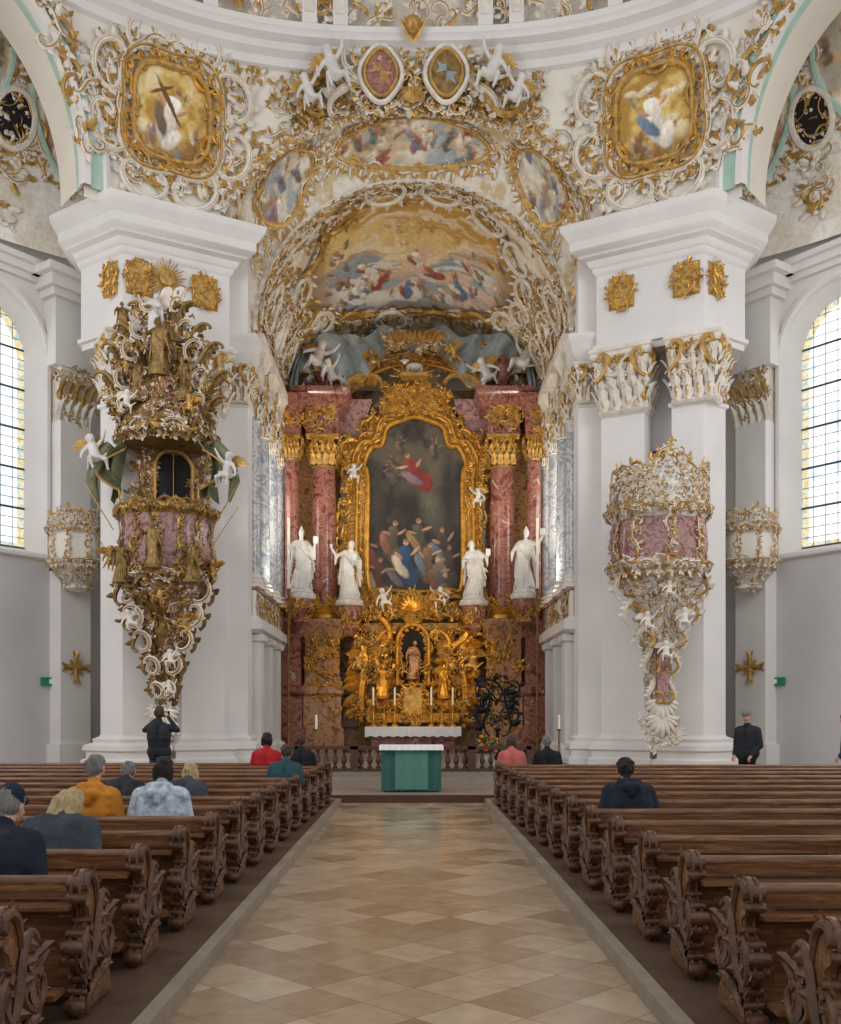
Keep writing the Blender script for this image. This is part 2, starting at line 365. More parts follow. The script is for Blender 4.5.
    for s in(1,-1):
        stroke(mb,'S',s*1.7,18.0,-s*.5,1.5,.1,'stucco',s,.2,6,6,True);stroke(mb,'C',s*2.4,17.75,-s*.7,1.1,.08,'gold',s,.2,6,5,True);stroke(mb,'C',s*1.45,18.55,s*.8,1.0,.08,'stucco',-s,.3,6,5,True)
    for u,m,m2 in((-.85,'marble_red','gold'),(.88,'gold_dark','drape_blue')):
        z=18.2;o=oval(u,z,.42,.54,28,.03,4)
        mb.add([(u,z,.55)]+[(x,y,.45) for x,y in o],[(0,i+1,(i+1)%28+1) for i in range(28)],m)
        mb.add([(u,z,.56),(u,z+.46,.46),(u-.28,z+.3,.46),(u-.38,z,.46)],[(0,1,2,3)],m2);mb.add([(u,z,.56),(u,z-.46,.46),(u+.28,z-.3,.46),(u+.38,z,.46)],[(0,1,2,3)],m2)
        ring(mb,o,.46,.05,'gold');ring(mb,oval(u,z,.54,.66,28,.05,4),.42,.07,'stucco')
        along(mb,oval(u,z,.68,.8,30,.05,5),.45,['gold','stucco'],w=.35,leafs=3,r=.08)
    for i in range(7): leaf(mb,0,18.75,pi/2+(i-3)*.2,.6,.14,'gold',.2,.75)
    sphere(mb,(0,19.1,.85),.22,'gold',8,6);shell(mb,0,17.45,pi/2,.45,'gold',9,1.2,.5);rocaille(mb,0,17.6,.8,-pi/2,['stucco','gold'],w=.3)
    mb.make('wall_nave_upper')
    S=np.linspace(-16,16,260);T=np.linspace(0,1,30);U,V=np.meshgrid(S,T,indexing='ij')
    P=np.stack([U.ravel(),(19.25+3.4*V**.8).ravel(),(.1+2.5*V**1.6).ravel()],1)
    col=sky_paint(U,V*4,11,.7,.5);col=mixc(L3('E0DACC')+0*U[...,None],col,sm(V,.1,.3))
    painted('ceiling_dome',M_shell(P).reshape(len(S),len(T),3),col)
    mb=MB(M_shell)
    for s in (-9.6,-5.9,-2.35,2.35,5.9,9.6):
        for q in(-.42,.42):
            box(mb,s+q-.2,s+q+.2,19.25,20.5,.1,.55,'plaster');box(mb,s+q-.12,s+q+.12,19.5,20.3,.55,.58,'stucco')
        box(mb,s-.8,s+.8,20.5,20.7,.1,.9,'plaster');rocaille(mb,s,19.9,.5,pi/2,['gold'],w=.3)
    for s in np.arange(-12,12.1,.8): rocaille(mb,s,19.55+.25*(s%1.6<.8),.75,pi/2,['gold','stucco','stucco'],w=.4)
    mb.make('trim_dome_attic')
    for k in(1,-1):
        rr=np.linspace(0,1,60);tt=np.linspace(0,2*pi,121);A,B_=np.meshgrid(rr,tt,indexing='ij');w=1+.07*np.cos(4*B_+PH)
        u=1.06*A*w*np.cos(B_);v=1.2*A*w*np.sin(B_);f=fbm(u*2+5,v*2+5,30+k)
        col=mixc(L3('DEBC6C')+0*u[...,None],L3('B78E40'),sm(f,.42,.62));col=mixc(col,L3('EEE0B8'),sm(f,.44,.32)*.8);col=mixc(col,L3('8A6A34'),sm(v,-.4,-.9)*.8)
        p=Painter(u,v,col,3,.05);rg=random.Random(5+k)
        for i in range(10): p.fig(rg.uniform(-.8,.8),rg.uniform(-.95,-.3),.6,rg,rg.choice(['C9AE72','986F3A','BFA878','7E5E30']),al=.7)
        p.fig(0,.05,1.55,rg,'EFE6D6',lean=.25*k,al=1.);p.fig(-.45*k,.45,.5,rg,'CBB07A',al=.7)
        if k<0: p.blob(-.1,.25,.06,.75,.5,L3('6E4E28'));p.blob(-.25,.5,.4,.05,.5,L3('6E4E28'))
        else:
            for i in range(5): p.blob(rg.uniform(-.6,.6),rg.uniform(.3,.8),.25,.1,rg.uniform(-.4,.4),L3('E9DFC4'),3,.7)
        P=np.stack([(k*6.35+u).ravel(),(16.75+v).ravel(),(.06+.12*(1-A**2)).ravel()],1);painted('ceiling_cartouche_fresco',M_shell(P).reshape(60,121,3),p.col)
build_shell()
# ---------------------------------------------------------------- choir vault
Y0,Y1=27.3,35.6
def HV(y): return 4.1-1.1*np.clip((y-Y0)/(Y1-Y0),0,1.2)**2
def M_barrel(P):
    a=P[:,0]/5.0;y=P[:,1];w=P[:,2];return np.stack([(4.35-w)*np.sin(a),y,12.2+(HV(y)-w)*np.cos(a)],1)
def build_vault():
    L=5*pi/2;n1,n2=460,260;U,V=np.meshgrid(np.linspace(-L,L,n1),np.linspace(Y0,Y1,n2),indexing='ij')
    base=mixc(L3('EAE3D6')+0*U[...,None],L3('CFBB90'),sm(fbm(U*1.3,V*1.3,51),.45,.62)*.6)
    base=mixc(base,L3('A5B8AE'),sm(fbm(U*.9+4,V*.9,57),.55,.68)*.3)
    for y in(28.9,30.7,32.5): base=mixc(base,L3('F6F4F0'),sm(np.sqrt(((np.abs(U)-6.3)/.8)**2+((V-y)/.6)**2),1.05,.95))  # white ovals paint in the brightness of lunette windows
    d=np.sqrt((U/4.3)**2+((V-31.1)/3.15)**2)*(1+.04*np.cos(6*np.arctan2(V-31.1,U)))
    W,X=warp(U,V,.55,.9,500)
    f=fbm(W*.5,X*1.1,61,5);g=fbm(W*.9+3,X*2.2,71,5)
    sky=mixc(L3('E6C986')+0*U[...,None],L3('C99A4C'),sm(f,.46,.6))
    sky=mixc(sky,L3('F2E8CE'),sm(g,.5,.4)*.6)
    sky=mixc(sky,L3('8EA0B0'),sm(V+1.6*(f-.5)*3,31.0,31.9)*.9)
    sky=mixc(sky,L3('E8E4DE'),sm(g,.49,.57)*sm(V,30.6,31.4)*.9)
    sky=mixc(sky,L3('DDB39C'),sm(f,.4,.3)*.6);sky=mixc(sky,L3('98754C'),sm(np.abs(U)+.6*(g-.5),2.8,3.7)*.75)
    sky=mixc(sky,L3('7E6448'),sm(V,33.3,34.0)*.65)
    p=Painter(U,-V,sky,2.2,.09);rg=random.Random(3)
    for i in range(30): p.fig(rg.uniform(-3.2,3.2),-rg.uniform(31.7,33.4),rg.uniform(.5,.85),rg,al=.75)
    for i in range(22):
        sgn=rg.choice([-1,1]);p.fig(sgn*rg.uniform(2.3,3.6),-rg.uniform(29.4,32.6),rg.uniform(.45,.8),rg,rg.choice(['7E5840','9C7650','74604C','BFA684','80786C']),al=.8)
    for i in range(10): p.fig(rg.uniform(-1.6,1.6),-rg.uniform(29.2,30.8),rg.uniform(.4,.6),rg,rg.choice(['D6B478','C5A26A','E9D09A']),al=.5)
    for q in((-1.1,32.3,'A04A40',1.2),(.6,32.0,'AC5A50',1.1),(1.7,32.5,'607CA0',1.2),(-.2,32.9,'607CA0',1.1),(-2.2,32.6,'EAE2D6',1.1),(0.1,31.3,'E8DECC',1.1),(-1.9,31.4,'E8DCC4',.9),(2.0,31.2,'D8A682',.9)): p.fig(q[0],-q[1],q[3],rg,q[2],al=.95)
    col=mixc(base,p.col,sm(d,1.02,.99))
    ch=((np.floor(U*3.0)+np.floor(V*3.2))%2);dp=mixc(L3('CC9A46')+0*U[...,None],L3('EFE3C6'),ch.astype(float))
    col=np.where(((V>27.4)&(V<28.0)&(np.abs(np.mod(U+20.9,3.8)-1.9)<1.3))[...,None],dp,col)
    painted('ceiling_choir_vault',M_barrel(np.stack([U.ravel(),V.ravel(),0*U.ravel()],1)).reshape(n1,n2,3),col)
    mb=MB(M_barrel)
    ring(mb,oval(0,31.1,4.3,3.15,80,.04,6),.06,.09,'gold');ring(mb,oval(0,31.1,4.55,3.36,80,.04,6),.04,.07,'stucco')
    along(mb,oval(0,31.1,4.45,3.28,80,.04,6),.6,['gold','stucco','gold'],w=.08,leafs=3)
    for a_ in np.arange(0,2*pi,pi/8)+pi/16:
        x_,y_=4.75*math.cos(a_),31.1+3.5*math.sin(a_);ta=math.atan2(3.4*math.cos(a_),-4.6*math.sin(a_))
        if y_<35: stroke(mb,'C',x_,y_,ta,1.3,.08,'stucco' if R.random()<.5 else 'gold',-1,.08,6,5,True)
    for s in(1,-1):
        for i in range(85): rocaille(mb,s*R.uniform(4.8,7.6),R.uniform(27.6,35),.6,R.uniform(0,6),['gold','stucco','gold','stucco'],w=.03)
        for y in(28.9,30.7,32.5):
            ring(mb,oval(s*6.3,y,.85,.65,24,.08,3),.06,.07,'stucco');along(mb,oval(s*6.3,y,.92,.72,24,.08,3),.5,['gold','stucco'],w=.08,leafs=3)
    for i in range(44): rocaille(mb,R.uniform(-5,5),R.uniform(28.0,28.3) if i%2 else R.uniform(34.3,35.2),.5,R.uniform(0,6),['gold','stucco'],w=.05)
    t=np.linspace(-L,L,70)
    for y in(27.3,28.05): tube(mb,np.stack([t,np.full(70,y),np.full(70,.03)],1),.07,'stucco',6,ref=(0,0,1))
    for u in np.arange(-7.6,7.7,1.9): rocaille(mb,u,27.65,.6,pi/2,['gold','stucco'],w=.06)
    along(mb,[(q,27.3) for q in np.linspace(-7.6,7.6,50)],.5,['gold','stucco'],w=.12,closed=False,leafs=3)
    mb.make('trim_choir_vault_stucco')
    A=np.linspace(0,pi,300);T=np.linspace(0,1,90);AA,TT=np.meshgrid(A,T,indexing='ij')
    ctr=np.array([0,0,12.5])
    def fun(a,t,w=0):
        b=TC+(pi-2*TC)*a/pi
        q0=M_shell(np.stack([CA[0]*np.cos(b),CA[1]+CA[2]*np.sin(b),0*a],1));q1=np.stack([4.35*np.cos(a),np.full(a.size,Y0),12.2+4.1*np.sin(a)],1)
        g=q0*(1-t)+q1*t;e=g-ctr;e[:,1]=0;e/=np.linalg.norm(e,axis=1)[:,None];return g+e*(.3*np.sin(pi*t)-w)
    G=fun(AA.ravel(),TT.ravel()[:,None]).reshape(300,90,3)
    W=AA*5;H=TT*2.2;col=sky_paint(W,H,81,.9,.4);rg=random.Random(9);mid=np.abs(AA-pi/2)
    col=mixc(col,L3('7E6048'),sm(fbm(W,H*1.5,91),.5,.62)*.7)
    p=Painter(W,-H,col,2.2,.08)
    for i in range(26): p.fig(rg.uniform(5.7,10.0),-rg.uniform(.5,1.7),.75,rg,al=.85)
    for i in range(14): p.fig(7.85+rg.choice([-1,1])*rg.uniform(3.5,5.2),-rg.uniform(.4,1.7),.7,rg,al=.8)
    plain=mixc(L3('E6DFD0')+0*W[...,None],L3('CBB27E'),sm(fbm(W*2,H*2,93),.47,.6)*.8)
    edge=sm(TT,.14,.18)*sm(TT,.86,.82);scene=sm(mid,.46,.43)+sm(np.abs(mid-.86),.24,.21)
    painted('ceiling_choir_arch_fresco',G,mixc(plain,p.col,edge*np.clip(scene,0,1)))
    h=4.6;mb=MB(lambda P:fun(P[:,0]/h,P[:,1:2]/2.2,P[:,2:3]))
    for c,hw in((pi/2,.46),(pi/2+.86,.22),(pi/2-.86,.22)):
        ring(mb,oval(c*h,1.1,hw*h,.8,40,.03,4),.04,.05,'gold');along(mb,oval(c*h,1.1,hw*h*1.06,.88,40,.03,4),.45,['gold','stucco','gold'],w=.04,leafs=3,r=.07)
    for i in range(110):
        a=R.uniform(.05,pi-.05)
        if abs(a-pi/2)<.48 or abs(abs(a-pi/2)-.86)<.2: continue
        rocaille(mb,a*h,R.uniform(.15,2.05),.5,R.uniform(0,6),['gold','stucco','stucco'],w=.03)
    mb.make('trim_choir_arch_stucco')
build_vault()
# ---------------------------------------------------------------- columns and capitals
def capital(mb,cx,cy,rot,hw,z0,h,ms=('stucco','gold'),rnd=False,rich=1):
    old=mb.map
    lathe_p=[(hw*1.0,z0),(hw*1.12,z0+.04*h),(hw*.98,z0+.08*h),(hw*1.05,z0+.5*h),(hw*1.25,z0+.82*h)]
    q=[(cx+hw*math.cos(rot+a)*1.414,cy+hw*math.sin(rot+a)*1.414) for a in(-3*pi/4,-pi/4,pi/4,3*pi/4)]
    if rnd: lathe(mb,cx,cy,lathe_p,ms[0],16)
    else: mold(mb,q,[(r-hw,z) for r,z in lathe_p],ms[0])
    mold(mb,q,[(hw*.26,z0+.84*h),(hw*.36,z0+.88*h),(hw*.36,z0+.93*h),(hw*.42,z0+.95*h),(hw*.42,z0+h)],ms[0])
    for f in range(4):
        a=rot+f*pi/2-pi/2;n=(math.cos(a),math.sin(a));d=(-n[1],n[0])
        mb.map=comp(M_face((cx+n[0]*hw,cy+n[1]*hw),d,n),old)
        for i in range(4): leaf(mb,(i-1.5)*hw*.55,z0+.05*h,pi/2,h*.4,hw*.6,ms[0],.35,.02);leaf(mb,(i-1.5)*hw*.55,z0+.1*h,pi/2,h*.36,hw*.16,ms[1],.38,.07)
        for i in range(5): leaf(mb,(i-2)*hw*.5,z0+.35*h,pi/2,h*.38,hw*.5,ms[0],.4,.04);leaf(mb,(i-2)*hw*.5,z0+.4*h,pi/2,h*.32,hw*.14,ms[1],.45,.08)
        for s in(1,-1):
            stroke(mb,'G',s*hw*.95,z0+.72*h,pi/2,h*.42,h*.05,ms[1],-s,.12,bold=True)
            stroke(mb,'C',s*hw*.45,z0+.72*h,s*.4,h*.32,h*.04,ms[0],-s,.1,bold=True)
        shell(mb,0,z0+.72*h,pi/2,h*.24,ms[1],5,.9,.1)
        if rich>1:
            for i in range(5): rocaille(mb,R.uniform(-1.,1.)*hw,z0+h*R.uniform(.15,.85),h*.32,R.uniform(0,6),[ms[0],ms[0],ms[1]],w=.08)
    mb.map=old
def column(mb,x,y,z0,z1,r,ms,mb_='stucco',cap=.9,ms2=('stucco','gold')):
    lathe(mb,x,y,[(r*1.45,z0),(r*1.45,z0+.1),(r*1.35,z0+.14),(r*1.4,z0+.2),(r*1.15,z0+.27),(r*1.22,z0+.33),(r*1.02,z0+.4)],mb_,20)
    H=z1-cap;lathe(mb,x,y,[(r,z0+.38)]+[(r*(1-.12*t*t),z0+.4+(H-z0-.4)*t) for t in np.linspace(0,1,8)],ms,24)
    capital(mb,x,y,0,r*.9,H,cap,ms2,True)
# ---------------------------------------------------------------- pier clusters
B=np.array([7.25,24.95]);dL=np.array([-.87,.49]);dL/=np.linalg.norm(dL);dR=np.array([.82,.57]);dR/=np.linalg.norm(dR)
nL=np.array([-dL[1],dL[0]]);nL=nL if nL[1]<0 else -nL
nR=np.array([dR[1],-dR[0]])
inL=-nL
def gilt_panel(mb,u,z,hw,hh):
    mb.add([(u-hw,z-hh,.03),(u+hw,z-hh,.03),(u+hw,z+hh,.03),(u-hw,z+hh,.03),(u-hw+.04,z-hh+.05,.1),(u+hw-.04,z-hh+.05,.1),(u+hw-.04,z+hh-.05,.1),(u-hw+.04,z+hh-.05,.1)],[(4,5,6,7),(0,1,5,4),(1,2,6,5),(2,3,7,6),(3,0,4,7)],'gold')
    along(mb,oval(u,z,hw*.85,hh*.85,16,.1,4),.3,['gold','gold_warm'],w=.1,leafs=2,r=.08);rocaille(mb,u,z,.4,0,['gold','gold_warm'],w=.1)
def cluster(sx):
    mb=MB(mir(sx))
    A1=B+dL*2.75;C1=B+dR*1.6
    blk=[A1,B,C1,np.array([8.7,27.2]),np.array([5.7,27.6])]
    mold(mb,blk,[(0,11.1),(.0,11.25),(.1,11.27),(.1,11.37),(.02,11.4),(.02,13.2),(.06,13.24),(.1,13.3),(.1,13.38),(.17,13.42),(.2,13.5),(.22,13.56),(.36,13.62),(.4,13.7),(.52,13.76),(.54,13.8),(.54,14.0),(.58,14.03),(.68,14.2),(.72,14.24),(.74,14.4),(.5,14.46),(.3,14.6)],'plaster')
    mold(mb,[A1+dR*.2,B,C1,np.array([8.7,27.2]),np.array([5.7,27.6])],[(.22,14.5),(.22,14.85),(0,14.9)],'plaster')
    pR=[B+dL*.8,B,B+dR*.85,B+dR*.85+dL*.8]
    pL=[B+dL*2.65,B+dL*1.5,B+dL*1.5+inL*1.0,B+dL*2.65+inL*1.0]
    base=[(.28,0),(.28,.55),(.2,.6),(.2,.75),(.26,.8),(.24,.92),(.1,1.0),(.12,1.08),(.02,1.15),(0,1.2)]
    for p in(pR,pL): mold(mb,p,base+[(0,9.45),(.05,9.5),(.05,9.58),(0,9.6),(0,11.2)],'plaster')
    mid=[B+dL*1.55+inL*.7,B+dL*.7+inL*.7,B+dL*.7+inL*1.0,B+dL*1.55+inL*1.0]
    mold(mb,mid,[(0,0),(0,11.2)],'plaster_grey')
    j=[(4.42,26.75),(5.15,26.6),(5.5,27.4),(4.42,27.5)]
    mold(mb,j,base+[(0,9.9),(.06,9.95),(0,10),(0,11.1),(.05,11.15),(.2,11.4),(.22,11.6),(.3,11.7),(.3,11.8),(0,11.9),(0,14.2)],'plaster')
    cR=B+dR*.42+dL*.4;cL=B+dL*2.07+inL*.5
    rot=math.atan2(dL[1],dL[0])+pi
    capital(mb,cR[0],cR[1],rot,.5,9.5,1.7,('stucco','gold'),False,2)
    capital(mb,cL[0],cL[1],rot,.58,9.5,1.7,('stucco','gold'),False,2)
    capital(mb,4.8,27.0,0,.38,10.0,1.05,('stucco','gold'))
    mb.map=comp(M_face(B,dL,nL),mir(sx))
    for u in(.42,2.1): gilt_panel(mb,u,12.65,.34,.42)
    mb.map=comp(M_face(B,dR,nR),mir(sx));gilt_panel(mb,.42,12.65,.27,.42)
    mb.make('nave_pier')
    mb=MB(mir(sx))
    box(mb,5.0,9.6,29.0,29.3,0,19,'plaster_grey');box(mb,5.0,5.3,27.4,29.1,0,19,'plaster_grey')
    mb.make('wall_ambulatory_'+('right' if sx>0 else 'left'))
    mb=MB(mir(sx));box(mb,8.75,9.9,28.9,28.99,0,2.75,'wood_dark');box(mb,8.9,9.3,28.86,28.9,.2,2.5,'wood_dark');box(mb,9.36,9.75,28.86,28.9,.2,2.5,'wood_dark')
    tube(mb,[(8.7,28.9,0),(8.7,28.9,2.8),(9.95,28.9,2.8),(9.95,28.9,0)],.06,'stone_edge',4);mb.make('door_1' if sx>0 else 'door_2')
    d=(.596,-.803);n=(-.803,-.596);fm=comp(M_face((9.9,27.5),d,n),mir(sx))
    mb=MB(fm);uc,hw,sill,spr=1.95,1.75,6.0,11.4;u0,u1,z0,z1=-2.2,8,0,19
    def q(a,b,c,e,m='plaster'): mb.add([(a,c,0),(b,c,0),(b,e,0),(a,e,0)],[(0,1,2,3)],m)
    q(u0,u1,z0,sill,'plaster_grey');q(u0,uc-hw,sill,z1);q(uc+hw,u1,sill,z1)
    t=np.linspace(pi,0,21);ar=[(uc+hw*math.cos(a),spr+hw*math.sin(a)) for a in t]
    for i in range(20):
        (a,b),(c,e)=ar[i],ar[i+1];mb.add([(a,b,0),(c,e,0),(c,z1,0),(a,z1,0)],[(0,1,2,3)],'plaster')
    ow=[(uc-hw,sill)]+ar+[(uc+hw,sill)];g=1.4;iw=[(uc-g,sill+.25)]+[(uc+g*math.cos(a),spr+g*math.sin(a)) for a in t]+[(uc+g,sill+.25)]
    ow.append(ow[0]);iw.append(iw[0]);k=len(ow)
    mb.add([(x,y,.0) for x,y in ow]+[(x,y,-.55) for x,y in iw],gridf(2,k),'plaster')
    tube(mb,[(x,y,.03) for x,y in ow],.1,'plaster',6,ref=(0,0,1))
    box(mb,-.85,.1,0,9.7,0,.5,'plaster');box(mb,-.95,.2,0,.9,0,.6,'plaster')
    for (za,zb,w) in((11.2,13.0,.5),(13.0,13.2,.65),(13.2,13.5,.8),(13.5,13.7,1.0)): box(mb,-1.0-(w-.5),.25+(w-.5),za,zb,0,w,'plaster')
    for (za,zb,w) in((13.0,13.15,.15),(13.15,13.35,.3),(13.35,13.5,.45)): box(mb,.2,u1,za+.35,zb+.35,0,w,'plaster')
    box(mb,-.8,.05,9.7,11.2,0,.45,'stucco')
    for i in range(5): leaf(mb,-.85+.24*i,9.7,pi/2,.6,.25,'stucco',.4,.45);leaf(mb,-.85+.24*i,10.25,pi/2,.6,.2,'gold',.5,.45)
    for i in range(14): rocaille(mb,R.uniform(-.9,.2),R.uniform(9.8,11.1),.45,R.uniform(0,6),['stucco','gold','stucco'],w=.5)
    for i in range(10): rocaille(mb,uc+R.uniform(-2.2,2.5),R.uniform(14.4,16.5),.9,R.uniform(0,6),['stucco','gold','stucco'],w=.05)
    for i in range(4):
        a=i*pi/2;leaf(mb,-.35,3.0,a,.42,.2,'gold',.05,.55);leaf(mb,-.35,3.0,a+pi/4,.3,.12,'gold',.05,.55)
        for b_ in(-.5,.5): leaf(mb,-.35+.25*math.cos(a),3.0+.25*math.sin(a),a+b_,.25,.1,'gold',.1,.56)
    mb.make('wall_'+('right' if sx>0 else 'left'))
    mb=MB(fm);iwp=iw[:-1];mb.add([(x,y,-.55) for x,y in iwp],[tuple(range(len(iwp)))],'window_glass')
    cxy=np.array([uc,9.2]);inn=[tuple(cxy+(np.array(p)-cxy)*np.array([.86,.955])) for p in iwp];kk=len(iwp)
    mb.add([(x,y,-.545) for x,y in iwp+iwp[:1]]+[(x,y,-.545) for x,y in inn+inn[:1]],gridf(2,kk+1),'window_border')
    for i in range(1,8):
        x=uc-g+i*2*g/8;top=spr+math.sqrt(max(0,g*g-(x-uc)**2));tube(mb,[(x,sill+.25,-.52),(x,top,-.52)],.028 if i==4 else .01,'lead',4)
    zz=sill+.25;i=0
    while zz<spr+g-.1:
        h=g if zz<spr else math.sqrt(g*g-(zz-spr)**2);tube(mb,[(uc-h,zz,-.52),(uc+h,zz,-.52)],.03 if i%4==0 else .009,'lead',4);zz+=.27;i+=1
    mb.make('window_1' if sx>0 else 'window_2')
    mb=MB(fm);box(mb,.0,.4,2.5,2.72,.02,.1,'sign_green');box(mb,.06,.18,2.55,2.67,.1,.11,'cloth_white');mb.make('exit_sign')
    U,V=np.meshgrid(np.linspace(6.5,16,200),np.linspace(0,1,90),indexing='ij')
    a=V*pi/2;Pm=np.stack([(sx*U).ravel(),(14+4.8*np.sin(a)).ravel(),(-.2-2.9*np.cos(a)).ravel()],1);H=V*6
    col=mixc(L3('F2EEE6')+0*U[...,None],L3('DCD2BC'),sm(fbm(U*1.2,H,100),.48,.6)*.6);pn=((np.mod(U+.4,2.4)-1.2)/.85)**2+((V-.55)/.25)**2
    p=Painter(U,H,sky_paint(U,H,120,.8,.6)*1.15,2,.1);rg=random.Random(12)
    for i in range(24): p.fig(rg.uniform(6.8,13),rg.uniform(2,4.6),.8,rg,al=.7)
    painted('ceiling_ambulatory',M_shell(Pm).reshape(200,90,3),mixc(col,p.col,sm(pn,1.05,.98)))
    mb=MB(comp(lambda P:np.stack([sx*P[:,0],14+(4.8-P[:,2])*np.sin(P[:,1]/3.8),-.2-(2.9-P[:,2])*np.cos(P[:,1]/3.8)],1),M_shell))
    for j in range(4):
        cu=(j+3)*2.4+.8;ring(mb,oval(cu,3.3,.9,1.6,34,.06,4),.04,.07,'green_trim');along(mb,oval(cu,3.3,.98,1.68,34,.06,4),.55,['gold','stucco'],w=.04,leafs=3)
        for i in range(12): rocaille(mb,cu+1.2+R.uniform(-.25,.25),R.uniform(.4,5.4),.7,R.uniform(0,6),['stucco','gold','stucco'],w=.03)
    o=oval(9.2,2.4,.42,.6,24,.0,4);mb.add([(x,y,.05) for x,y in o],[tuple(range(24))],'dark');ring(mb,o,.06,.07,'stucco')
    mb.make('trim_ambulatory_stucco')
for s in(1,-1): cluster(s)
# ---------------------------------------------------------------- choir interior
def choir(sx):
    e=empty('choir_gallery');mb=MB(mir(sx))
    ysC=[27.95,29.7,31.5,33.3]
    for i,y in enumerate(ysC):
        column(mb,4.5,y,5.2,10.7,.25,'marble_blue','stucco',.85)
        pr=[(.12,.39),(.12,.8),(.04,.86),(0,.9),(0,3.7),(.08,3.75),(.1,3.9),(.02,3.95)]
        mold(mb,[(4.2,y-.3),(4.75,y-.3),(4.75,y+.3),(4.2,y+.3)],pr,'plaster')
        mold(mb,[(4.2,y-.32),(5.3,y-.32),(5.3,y+.32),(4.2,y+.32)],[(0,10.7),(.05,10.75),(0,10.85),(0,11.3),(.06,11.35),(.15,11.6),(.2,11.65),(.2,11.9),(.1,12.2)],'stucco')
    mold(mb,[(4.35,27.4),(5.3,27.4),(5.3,34.2),(4.35,34.2)],[(0,11.2),(.05,11.3),(.1,11.6),(.15,11.7),(.17,11.9),(0,12.25)],'stucco')
    mold(mb,[(4.25,27.4),(6.3,27.4),(6.3,34.2),(4.25,34.2)],[(0,3.95),(.12,4.05),(.12,4.3),(.0,4.36),(0,4.4)],'plaster')
    box(mb,4.3,4.4,27.4,34.2,4.4,5.15,'plaster_warm');box(mb,4.22,4.5,27.4,34.2,5.12,5.22,'marble_pink')
    mb.map=comp(M_face((4.3,27.4),(0,1),(-1,0)),mir(sx))
    for i in range(40): rocaille(mb,R.uniform(.1,6.6),R.uniform(4.45,5.1),.4,R.uniform(0,6),['gold','gold','stucco'],w=.02)
    for i in range(30): rocaille(mb,R.uniform(.3,6.6),R.uniform(11.0,12.0),.4,R.uniform(0,6),['gold','stucco'],w=.08)
    mb.make('gallery_arcade',e)
    mb=MB(mir(sx));box(mb,6.3,6.5,27.3,35.9,0,16,'plaster_warm')
    for y in(28.2,29.8,31.4,33.0):
        mb.map=comp(M_face((6.29,y),(0,1),(-1,0)),mir(sx));t=np.linspace(pi,0,11)
        mb.add([(0,6.2,.02),(0,9.2,.02)]+[(.5+.5*math.cos(a),9.2+.5*math.sin(a),.02) for a in t]+[(1,6.2,.02)],[tuple(range(14))],'window_glass')
        tube(mb,[(0,6.2,.05),(0,9.2,.05),(.5,9.7,.05),(1,9.2,.05),(1,6.2,.05)],.05,'gold',4)
    mb.make('wall_choir_'+('right' if sx>0 else 'left'))
for s in(1,-1): choir(s)
# ---------------------------------------------------------------- figures (voxel-fused)
def capg(p0,p1,r0,r1,seg=10):
    p0=np.array(p0,float);p1=np.array(p1,float);d=p1-p0;L=np.linalg.norm(d)
    d=d/L if L>1e-6 else np.array([0,0,1.])
    a=np.array([1.,0,0]) if abs(d[0])<.8 else np.array([0,1.,0]);u=np.cross(d,a);u/=np.linalg.norm(u);v=np.cross(d,u)
    V=[p0-d*r0];an=np.arange(seg)*2*pi/seg;rg_=np.cos(an)[:,None]*u+np.sin(an)[:,None]*v
    rows=[(p0,r0,-60),(p0,r0,-30),(p0,r0,0),(p1,r1,0),(p1,r1,30),(p1,r1,60)]
    for c,r,ph in rows: ph=math.radians(ph);V.extend(list(c+d*r*math.sin(ph)+rg_*r*math.cos(ph)))
    V.append(p1+d*r1);fs=[]
    for j in range(seg): fs.append((0,1+(j+1)%seg,1+j))
    for i in range(5):
        for j in range(seg):
            k=(j+1)%seg;fs.append((1+i*seg+j,1+i*seg+k,1+(i+1)*seg+k,1+(i+1)*seg+j))
    e=len(V)-1
    for j in range(seg): fs.append((e,1+5*seg+j,1+5*seg+(j+1)%seg))
    return V,fs
def fuse(caps,voxel,it=3):
    t=MB()
    for p0,p1,r0,r1,m in caps:
        V,f=capg(p0,p1,r0,r1);t.add(V,f,'dark')
    o=t.make('tmp');md=o.modifiers.new('r','REMESH');md.mode='VOXEL';md.voxel_size=voxel
    s=o.modifiers.new('s','SMOOTH');s.iterations=it;s.factor=.5
    me=bpy.data.meshes.new_from_object(o.evaluated_get(bpy.context.evaluated_depsgraph_get()))
    V=np.array([v.co[:] for v in me.vertices]);F=[tuple(p.vertices) for p in me.polygons]
    old=o.data;bpy.data.objects.remove(o);bpy.data.meshes.remove(old);bpy.data.meshes.remove(me)
    C=np.array([V[list(f)].mean(0) for f in F]);best=np.full(len(F),1e9);idx=np.zeros(len(F),int)
    for k,(p0,p1,r0,r1,m) in enumerate(caps):
        p0=np.array(p0,float);d=np.array(p1,float)-p0;L2=d.dot(d)+1e-9;tt=np.clip((C-p0)@d/L2,0,1)
        ds=np.linalg.norm(C-p0-tt[:,None]*d,axis=1)-(r0+(r1-r0)*tt);q=ds<best;best[q]=ds[q];idx[q]=k
    mb=MB();mb.v=[V];mb.n=len(V);mb.f=F;mb.m=[caps[i][4] for i in idx];return mb
